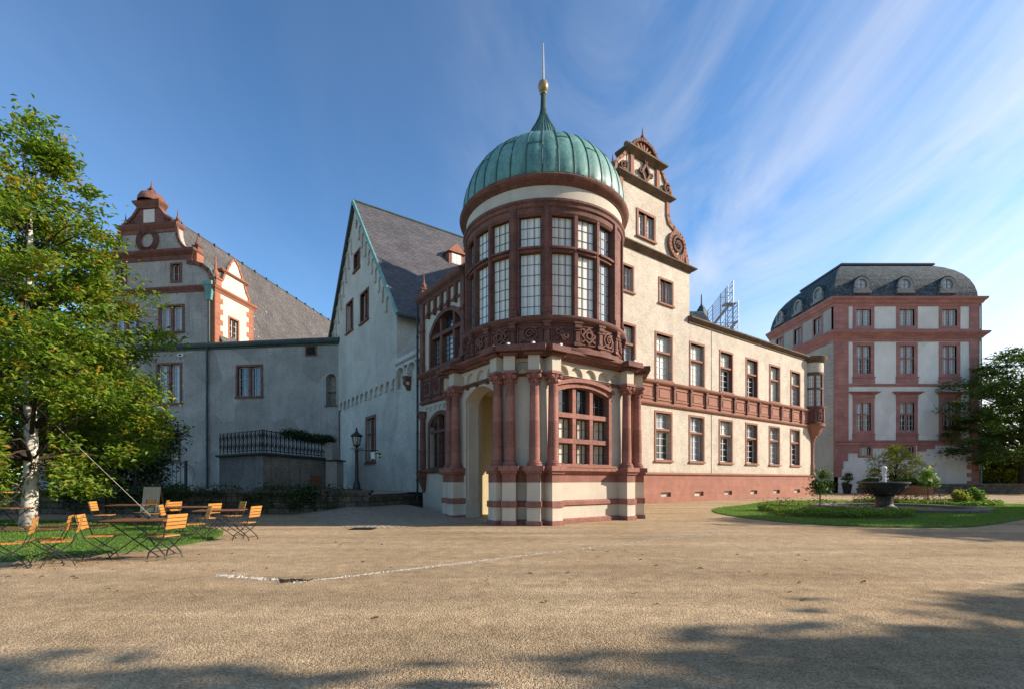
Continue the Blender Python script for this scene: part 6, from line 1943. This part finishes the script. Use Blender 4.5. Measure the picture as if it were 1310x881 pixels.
B2 = smooth_poly([(22.0, 31.0), (21.5, 29.9), (25.4, 27.4), (29.2, 27.9), (29.5, 29.3), (26, 30.4), (24, 32)])
bed('flower_bed', 'far flower bed with bronze foliage behind the fountain basin', B2, 7000, .34, .13, 'leafL', 6, extra=(('bronze_stems', 'leafR', 900, .6, .16, lambda x, y: y > 29.2),))

def standard_rose(label, x, y, th, r, seed, white):
    T = Thing('standard_rose', label, 'rose tree', (x, y, .05), 0, 'standard roses in the beds')
    mb = MB('bark'); mb.tube([(0, 0, 0), (.02, 0, th * .6), (0, .02, th + .15)], [.035, .03, .022], 6)
    for k in range(7): mb.tube([(0, 0, th), (r * .6 * math.cos(k * .9), r * .6 * math.sin(k * .9), th + .3 + .1 * (k % 3))], [.016, .006], 4)
    T.part('trunk', mb)
    P_, C_ = crown_points([(th - .25, r * .6), (th + .1, r), (th + .55, r * .8), (th + .85, r * .3)], 34, 34, .13, seed, .8)
    leaf_mesh('crown', P_, .12, 'leafL' if white else 'leafB', T.root, seed=seed)
    if white:
        g = np.random.default_rng(seed)
        j = g.choice(len(C_), 16)
        P2 = np.repeat(C_[j] * 1.12, 9, 0) + g.normal(size=(144, 3)) * .05
        leaf_mesh('blossom', P2, .10, 'petal', T.root, seed=seed + 1, aspect=.8)
standard_rose('slim standard rose without blossom by the near flower bed', 15.2, 23.6, 1.15, .42, 61, False)
standard_rose('standard rose with white blossom in the far bed', 25.6, 29.4, 1.3, .46, 62, True)
def shrub(label, x, y, h, r, mt, seed, z=.05, leaf=.12, n=60, per=50, name='garden_shrub'):
    T = Thing(name, label, 'shrub', (x, y, z))
    P_, C_ = crown_points([(0, r * .8), (h * .35, r), (h * .7, r * .75), (h, r * .2)], n, per, r * .16, seed, .8)
    leaf_mesh('foliage', P_, leaf, mt, T.root, seed=seed)
    mb = MB('bark')
    for i in range(10):
        c_ = C_[i]; mb.tube([(c_[0] * .15, c_[1] * .15, 0), tuple(c_)], [.02, .008], 4)
    T.part('stems', mb)
shrub('feathery fresh green shrub, the taller one in the far bed', 27.9, 28.9, 1.05, .62, 'leafL', 63)
shrub('yellowish green shrub, the lower one in the far bed', 26.9, 28.7, .8, .55, 'leafY', 64)

# fountain
FT = Thing('fountain', 'dark stone bowl fountain on a pedestal in a round basin with bubbling jet', 'fountain', (19.95, 25.6, 0))
mb = MB('rim'); mb.lathe([(3.1, .04), (3.1, .14), (3.16, .20), (3.72, .20), (3.80, .15), (3.80, .03)], (.45, 0, 0), 64)
FT.part('basin_rim', mb, auto=30)
mb = MB('water'); mb.lathe([(0, .09), (3.12, .09)], (.45, 0, 0), 48)
FT.part('basin_water', mb)
mb = MB('darkstone'); mb.lathe([(0, .05), (.56, .05), (.56, .16), (.47, .2), (.40, .28), (.38, .62), (.42, .70), (.50, .74), (.46, .78), (.40, .80)], (0, 0, 0), 12)
FT.part('pedestal', mb, auto=30)
mb = MB('darkstone'); mb.lathe([(.38, .78), (.55, .82), (.80, .95), (.98, 1.18), (1.04, 1.34), (1.12, 1.40), (1.12, 1.46), (1.06, 1.48), (.98, 1.42), (.6, 1.36), (0, 1.34)], (0, 0, 0), 40)
for k in range(16):
    a = 2 * math.pi * k / 16
    mb.tube([(.56 * math.cos(a), .56 * math.sin(a), .82), (.82 * math.cos(a), .82 * math.sin(a), .97), (1.0 * math.cos(a), 1.0 * math.sin(a), 1.2)], .03, 5)
FT.part('bowl', mb, auto=30)
mb = MB('water'); mb.lathe([(0, 1.45), (1.05, 1.45)], (0, 0, 0), 40)
FT.part('bowl_water', mb)
mb = MB('whitewater')
g_ = np.random.default_rng(5)
mb.lathe([(.10, 1.45), (.085, 1.6), (.07, 1.8), (.09, 2.0), (.13, 2.12), (.12, 2.24), (.06, 2.31), (0, 2.33)], (0, 0, 0), 14)
for k in range(170):
    t = g_.uniform(0, 1); a = g_.uniform(0, 2 * math.pi); r = .05 + .22 * g_.uniform() * (1.1 - t * .5); z = 1.48 + .85 * t
    s_ = g_.uniform(.010, .028)
    mb.lathe([(0, -s_), (s_ * .8, -s_ * .4), (s_ * .8, s_ * .4), (0, s_)], (r * math.cos(a), r * math.sin(a), z), 5)
FT.part('water_jet', mb, smooth=True)

# round hedge planter with the loose yellow tree
PL_ = Thing('hedge_planter', 'round terracotta brick planter topped by a clipped low hedge', 'planter', (43.2, 53.5, 0))
mb = MB('terra'); mb.lathe([(3.0, 0), (3.05, .85), (3.12, .87), (3.12, .98), (2.7, 1.0), (0, 1.0)], (0, 0, 0), 40)
PL_.part('wall', mb, auto=30)
g_ = np.random.default_rng(15)
a_ = g_.uniform(0, 2 * math.pi, 9000); r_ = 2.4 + g_.normal(size=9000) * .42; z_ = 1.0 + g_.uniform(0, 1, 9000) ** .6 * .8 * (1 - np.clip((r_ - 2.4) / 1.3, -1, 1) ** 2 * .5)
leaf_mesh('hedge', np.stack([r_ * np.cos(a_), r_ * np.sin(a_), z_], 1), .2, 'leafB', PL_.root, seed=16)
make_tree('planter_tree', 'loose yellow green bushy tree growing from the round planter', (43.0, 53.5, 1.0),
          [(.5, 1.6), (1.6, 2.6), (2.6, 2.6), (3.6, 1.7), (4.5, .5)], 150, 38, .28, .20, 'leafY', .3, .10, 3.6, 81, nb=90, shell=.4, cat='small tree')
def pot(label, x, y, h, r, mt, seed, m='darkstone'):
    T = Thing('potted_plant', label, 'potted plant', (x, y, 0), 0, 'potted plants by the mansard palace')
    mb = MB(m); mb.lathe([(0, 0), (r * .7, 0), (r, h * .4), (r * 1.08, h * .42), (r * 1.08, h * .47), (r * .9, h * .46), (0, h * .44)], (0, 0, 0), 16)
    T.part('pot', mb, auto=40)
    P_, C_ = crown_points([(h * .45, r * .8), (h * .7, r * 1.3), (h, r * .5)], 26, 30, r * .25, seed)
    leaf_mesh('foliage', P_, .2, mt, T.root, seed=seed)
pot('low dark potted plant nearest the wing corner', 36.6, 55.2, 1.5, .6, 'leafD', 91)
pot('taller dark potted plant against the white palace wall', 39.0, 55.6, 2.4, .5, 'leafB', 92)
pot('pale potted plant beside the round planter', 40.2, 54.9, 1.4, .55, 'leafL', 93, 'rim')
mb = MB('iron'); mb.box(36.2, 38.6, 57.0, 57.6, 0, 1.1)
for k in range(5): mb.box(36.1 + k * .55, 36.4 + k * .55, 56.95, 57.0, .1, 1.0)
o = mb.build('planter_trough', off=(0, 0, 0)); tag(o, 'long dark planter trough at the foot of the mansard palace', 'planter')

# ivy over the terrace wall
IV = Thing('ivy', 'dark ivy hanging over the terrace retaining wall', 'ivy', (-13, 22, .9))
g_ = np.random.default_rng(21)
pts = []
for k in range(260):
    x = g_.uniform(-21, -7.6)
    wgt = .35 + .65 * (math.sin(x * 1.1) * .5 + .5) * (1.0 if x < -9 else .8)
    if g_.uniform() > wgt: continue
    z = g_.uniform(-.75, .38) if g_.uniform() < .6 else g_.uniform(.0, .4)
    y = -.12 + g_.normal() * .06 if z < .15 else g_.uniform(-.2, .9)
    pts.append(np.stack([x + 13 + g_.normal(size=44) * .2, y + g_.normal(size=44) * .09, z + g_.normal(size=44) * .12], 1))
leaf_mesh('foliage', np.concatenate(pts), .12, 'leafD', IV.root, seed=22, up=.2)
mb = MB('bark')
for x in np.arange(-20, -8, 1.7): mb.tube([(x + 13, -.12, -.9), (x + 13.1, -.13, -.3), (x + 13.0, -.1, .25)], [.02, .016, .01], 4)
IV.part('stems', mb)
pts = []
for k in range(120):
    f = g_.uniform(0, 1)
    c_ = np.array([-14.25 + .75 * f + 13.9, 30.2 + 5.4 * f - 32.5, .12 + .05 * math.sin(f * 9)])
    pts.append(c_ + g_.normal(size=(60, 3)) * np.array([.22, .3, .13]))
o = leaf_mesh('ivy', np.concatenate(pts), .14, 'leafD', None, seed=24, up=.4); o.location = (-13.9, 32.5, 4.4); tag(o, 'clipped ivy cushion lying on the end of the iron balustrade', 'ivy')

# ================================================================== LOOSE THINGS ON THE GRAVEL
mb = MB('marker')
g_ = np.random.default_rng(33)
def gp(px, py): 
    Y = F_ * EYE / (py - HY_); return Vector(((px - CX_) / F_ * Y, Y))
def along(p, q, n, w, s0, s1):
    for k in range(n):
        f = k / n + g_.uniform(-.3, .3) / n
        c_ = p.lerp(q, f); d = (q - p).normalized(); c_ = c_ + Vector((-d.y, d.x)) * g_.normal() * w
        s = g_.uniform(s0, s1); a = g_.uniform(0, 3)
        t_ = [(c_.x + s * math.cos(a + k2 * 1.256) * g_.uniform(.7, 1.2), c_.y + s * math.sin(a + k2 * 1.256) * g_.uniform(.7, 1.2)) for k2 in range(5)]
        mb.hexa([(x, y, .0) for x, y in t_], [(c_.x + (x - c_.x) * .7, c_.y + (y - c_.y) * .7, g_.uniform(.004, .013)) for x, y in t_])
P1, P2, P3, P4 = gp(280, 735), gp(384, 744), gp(700, 706.5), gp(925, 679)
along(P1, P2, 60, .035, .018, .036); along(P1, P2, 50, .06, .01, .02)
along(P2, P3, 230, .025, .012, .026); along(P3, P4, 170, .05, .012, .03)
o = mb.build('stone_edging'); o['kind'] = 'stuff'
mb = MB('bark')
for k in range(26):
    c_ = gp(372 + g_.normal() * 12, 743.5 + g_.normal() * 1.0); a = g_.uniform(0, 3); l_ = g_.uniform(.05, .16)
    mb.tube([(c_.x, c_.y, .015), (c_.x + l_ * math.cos(a), c_.y + l_ * math.sin(a) * .4, .03)], .008, 4)
o = mb.build('twig_litter'); o['kind'] = 'stuff'
p_ = gp(464, 676)
mb = MB('iron'); mb.box(p_.x - .38, p_.x + .38, p_.y - .3, p_.y + .3, 0, .012)
for k in range(6): mb.box(p_.x - .34, p_.x + .34, p_.y - .25 + k * .1, p_.y - .2 + k * .1, .012, .022)
o = mb.build('drain_grate'); tag(o, 'dark iron drain grate set in the gravel before the cobbles', 'drain')

# guy ropes of the tree
for (a, b, lab) in (((-15.55, 15.5, 4.05), (-11.2, 15.3, .06), 'pale guy rope from the tree trunk down towards the cafe table'), ((-15.9, 15.4, 3.9), (-17.2, 12.4, .06), 'pale guy rope from the tree trunk running away from the tables')):
    mb = MB('rope'); mb.tube([a, b], .007, 5); mb.mat('woodd'); mb.tube([(b[0], b[1], 0), (b[0], b[1], .35)], .03, 6)
    o = mb.build('guy_rope'); tag(o, lab, 'rope', 'guy ropes of the pale trunked tree')

# ---- folding chairs and tables
def chair_parts():
    se = MB('wood')
    for k in range(6): se.box(-.20, .20, -.20 + k * .068, -.20 + k * .068 + .052, .445, .463)
    ba = MB('wood')
    for k in range(4):
        z = .60 + k * .075; y = -.235 - (z - .45) * .24
        ba.hexa([(-.21, y, z), (.21, y, z), (.21, y - .014, z), (-.21, y - .014, z)], [(-.21, y - .015, z + .06), (.21, y - .015, z + .06), (.21, y - .03, z + .06), (-.21, y - .03, z + .06)])
    legs = []
    for sx in (-1, 1):
        x = sx * .195
        lg = MB('iron'); pts = [(x, -.345, .895), (x, -.28, .62), (x, -.20, .40), (x, -.02, .25), (x, .14, .15), (x, .20, .0)]
        for p, q in zip(pts[:-1], pts[1:]): lg.bar(p, q, .012, .026, up=(1, 0, 0))
        legs.append(lg)
        x = sx * .175
        lg = MB('iron'); pts = [(x, .19, .44), (x, .04, .30), (x, -.10, .20), (x, -.22, .10), (x, -.26, .0)]
        for p, q in zip(pts[:-1], pts[1:]): lg.bar(p, q, .012, .026, up=(1, 0, 0))
        legs.append(lg)
    st = MB('iron')
    st.tube([(-.195, .15, .135), (.195, .15, .135)], .008, 5); st.tube([(-.175, -.225, .09), (.175, -.225, .09)], .008, 5); st.tube([(-.19, .0, .27), (.19, .0, .27)], .007, 5)
    st.box(-.195, .195, .18, .195, .43, .445); st.box(-.195, .195, -.215, -.20, .43, .445)
    return [('seat', se), ('backrest', ba)] + [('leg', l) for l in legs] + [('stretcher', st)]
proto = None
def copy_thing(root):
    r = root.copy(); COL.objects.link(r)
    for ch in list(root.children):
        c_ = ch.copy(); COL.objects.link(c_); c_.parent = r
        for g2 in ch.children:
            d_ = g2.copy(); COL.objects.link(d_); d_.parent = c_
    return r
def chair(x, y, face, label, z=0.0, tilt=0.0):
    """face: direction the sitter looks, degrees from +X"""
    global proto
    if proto is None:
        T = Thing('folding_chair', label, 'chair', (0, 0, 0), 0, 'wooden folding cafe chairs')
        for nm, mb in chair_parts(): T.part(nm, mb)
        proto = T.root; r = proto
    else: r = copy_thing(proto)
    r.location = (x, y, z); r.rotation_euler = (tilt, 0, R(face - 90)); r['label'] = label; r['category'] = 'chair'; r['group'] = 'wooden folding cafe chairs'
    return r
tproto = None
def table(x, y, rz, label, L_=1.15, W_=.70):
    global tproto
    if tproto is None:
        T = Thing('folding_table', label, 'table', (0, 0, 0), 0, 'wooden folding cafe tables')
        mb = MB('woodd')
        n = 9
        for k in range(n): mb.box(-L_ / 2, L_ / 2, -W_ / 2 + k * W_ / n, -W_ / 2 + (k + .86) * W_ / n, .735, .755)
        T.part('tabletop', mb)
        mb = MB('iron'); mb.box(-L_ / 2 + .02, L_ / 2 - .02, -W_ / 2 + .02, -W_ / 2 + .05, .71, .735); mb.box(-L_ / 2 + .02, L_ / 2 - .02, W_ / 2 - .05, W_ / 2 - .02, .71, .735)
        for y_ in (-.26, .26): mb.bar((0, y_, .38), (0, -y_, .38), .012, .012)
        T.part('frame', mb)
        for y_ in (-.28, .28):
            for s_ in (-1, 1):
                mb = MB('iron'); mb.bar((s_ * -.46, y_ + s_ * .012, .72), (s_ * .46, y_ + s_ * .012, .01), .014, .03, up=(0, 1, 0)); mb.tube([(s_ * .46, y_ - .05, .012), (s_ * .46, y_ + .05, .012)], .012, 5)
                T.part('leg', mb)
        tproto = T.root; r = tproto
    else: r = copy_thing(tproto)
    r.location = (x, y, 0); r.rotation_euler = (0, 0, R(rz)); r['label'] = label; r['category'] = 'table'; r['group'] = 'wooden folding cafe tables'
    return r
table(-7.62, 9.85, 8, 'nearest folding cafe table, between the yellow lit chair and a shaded chair')
table(-12.6, 15.8, 4, 'cafe table in front of the upright pale board')
table(-9.9, 14.6, 10, 'cafe table beside the chair whose back shines white')
table(-7.93, 13.0, 14, 'cafe table with the dark chair turned away in front')
table(-14.9, 14.0, 0, 'cafe table behind the pale tree trunk carrying an upturned chair')
chair(-8.15, 9.5, 22, 'shaded brown folding chair on the lawn side of the nearest table, seen side on')
chair(-6.95, 9.55, 165, 'yellow lit folding chair at the gravel end of the nearest table, back to the sun')
chair(-8.25, 8.66, 218, 'folding chair at the lawn edge with its back to the nearest table')
chair(-8.72, 8.95, 214, 'folding chair on the grass, half hidden behind the chair at the lawn edge')
chair(-8.85, 8.40, 216, 'folding chair nearest the picture border, only its back and seat showing')
chair(-14.75, 14.0, 60, 'folding chair standing on the table behind the tree trunk', z=.757)
chair(-12.95, 15.2, 12, 'folding chair on the tree side of the table before the pale board')
chair(-12.67, 16.4, 262, 'folding chair behind the table before the pale board')
chair(-11.86, 15.9, 205, 'brown folding chair between the pale board and the white shining chair')
chair(-10.85, 15.1, 152, 'folding chair whose back shines white in the sun')
chair(-8.95, 14.0, 160, 'orange lit chair between the two far tables')
chair(-8.05, 12.1, 225, 'dark backed folding chair in front of the crowded table')
chair(-7.0, 12.5, 172, 'folding chair standing alone on open gravel, facing the crowded table')
chair(-8.75, 14.9, 235, 'folding chair behind the crowded table near the ivy wall')
chair(-9.3, 13.2, 20, 'folding chair tucked between the crowded table and the lawn tip')
MBd = Thing('menu_board', 'upright pale board with a blue white strip behind the cafe tables', 'board', (-12.9, 16.95, 0), R(-6))
mb = MB('paper'); mb.hexa([(-.32, -.02, .02), (.32, -.02, .02), (.32, .02, .02), (-.32, .02, .02)], [(-.32, .14, 1.32), (.32, .14, 1.32), (.32, .18, 1.32), (-.32, .18, 1.32)])
MBd.part('panel', mb)
mb = MB('woodd'); mb.bar((-.3, .42, 0), (-.3, .17, 1.28), .04, .03); mb.bar((.3, .42, 0), (.3, .17, 1.28), .04, .03)
MBd.part('strut', mb)
mb = MB('signw'); mb.hexa([(-.30, -.03, .42), (.30, -.03, .42), (.30, .02, .42), (-.30, .02, .42)], [(-.30, -.01, .72), (.30, -.01, .72), (.30, .06, .72), (-.30, .06, .72)])
MBd.part('strip', mb)
mb = MB('iron'); mb.lathe([(0, 0), (.05, 0), (.055, .05), (.04, .06), (0, .06)], (0, 0, 0), 12); mb.tube([(0, 0, .05), (0, 0, .06)], .03, 8)
o = mb.build('ashtray'); o.location = (-7.5, 9.9, .757); tag(o, 'small dark ashtray on the nearest cafe table', 'ashtray')
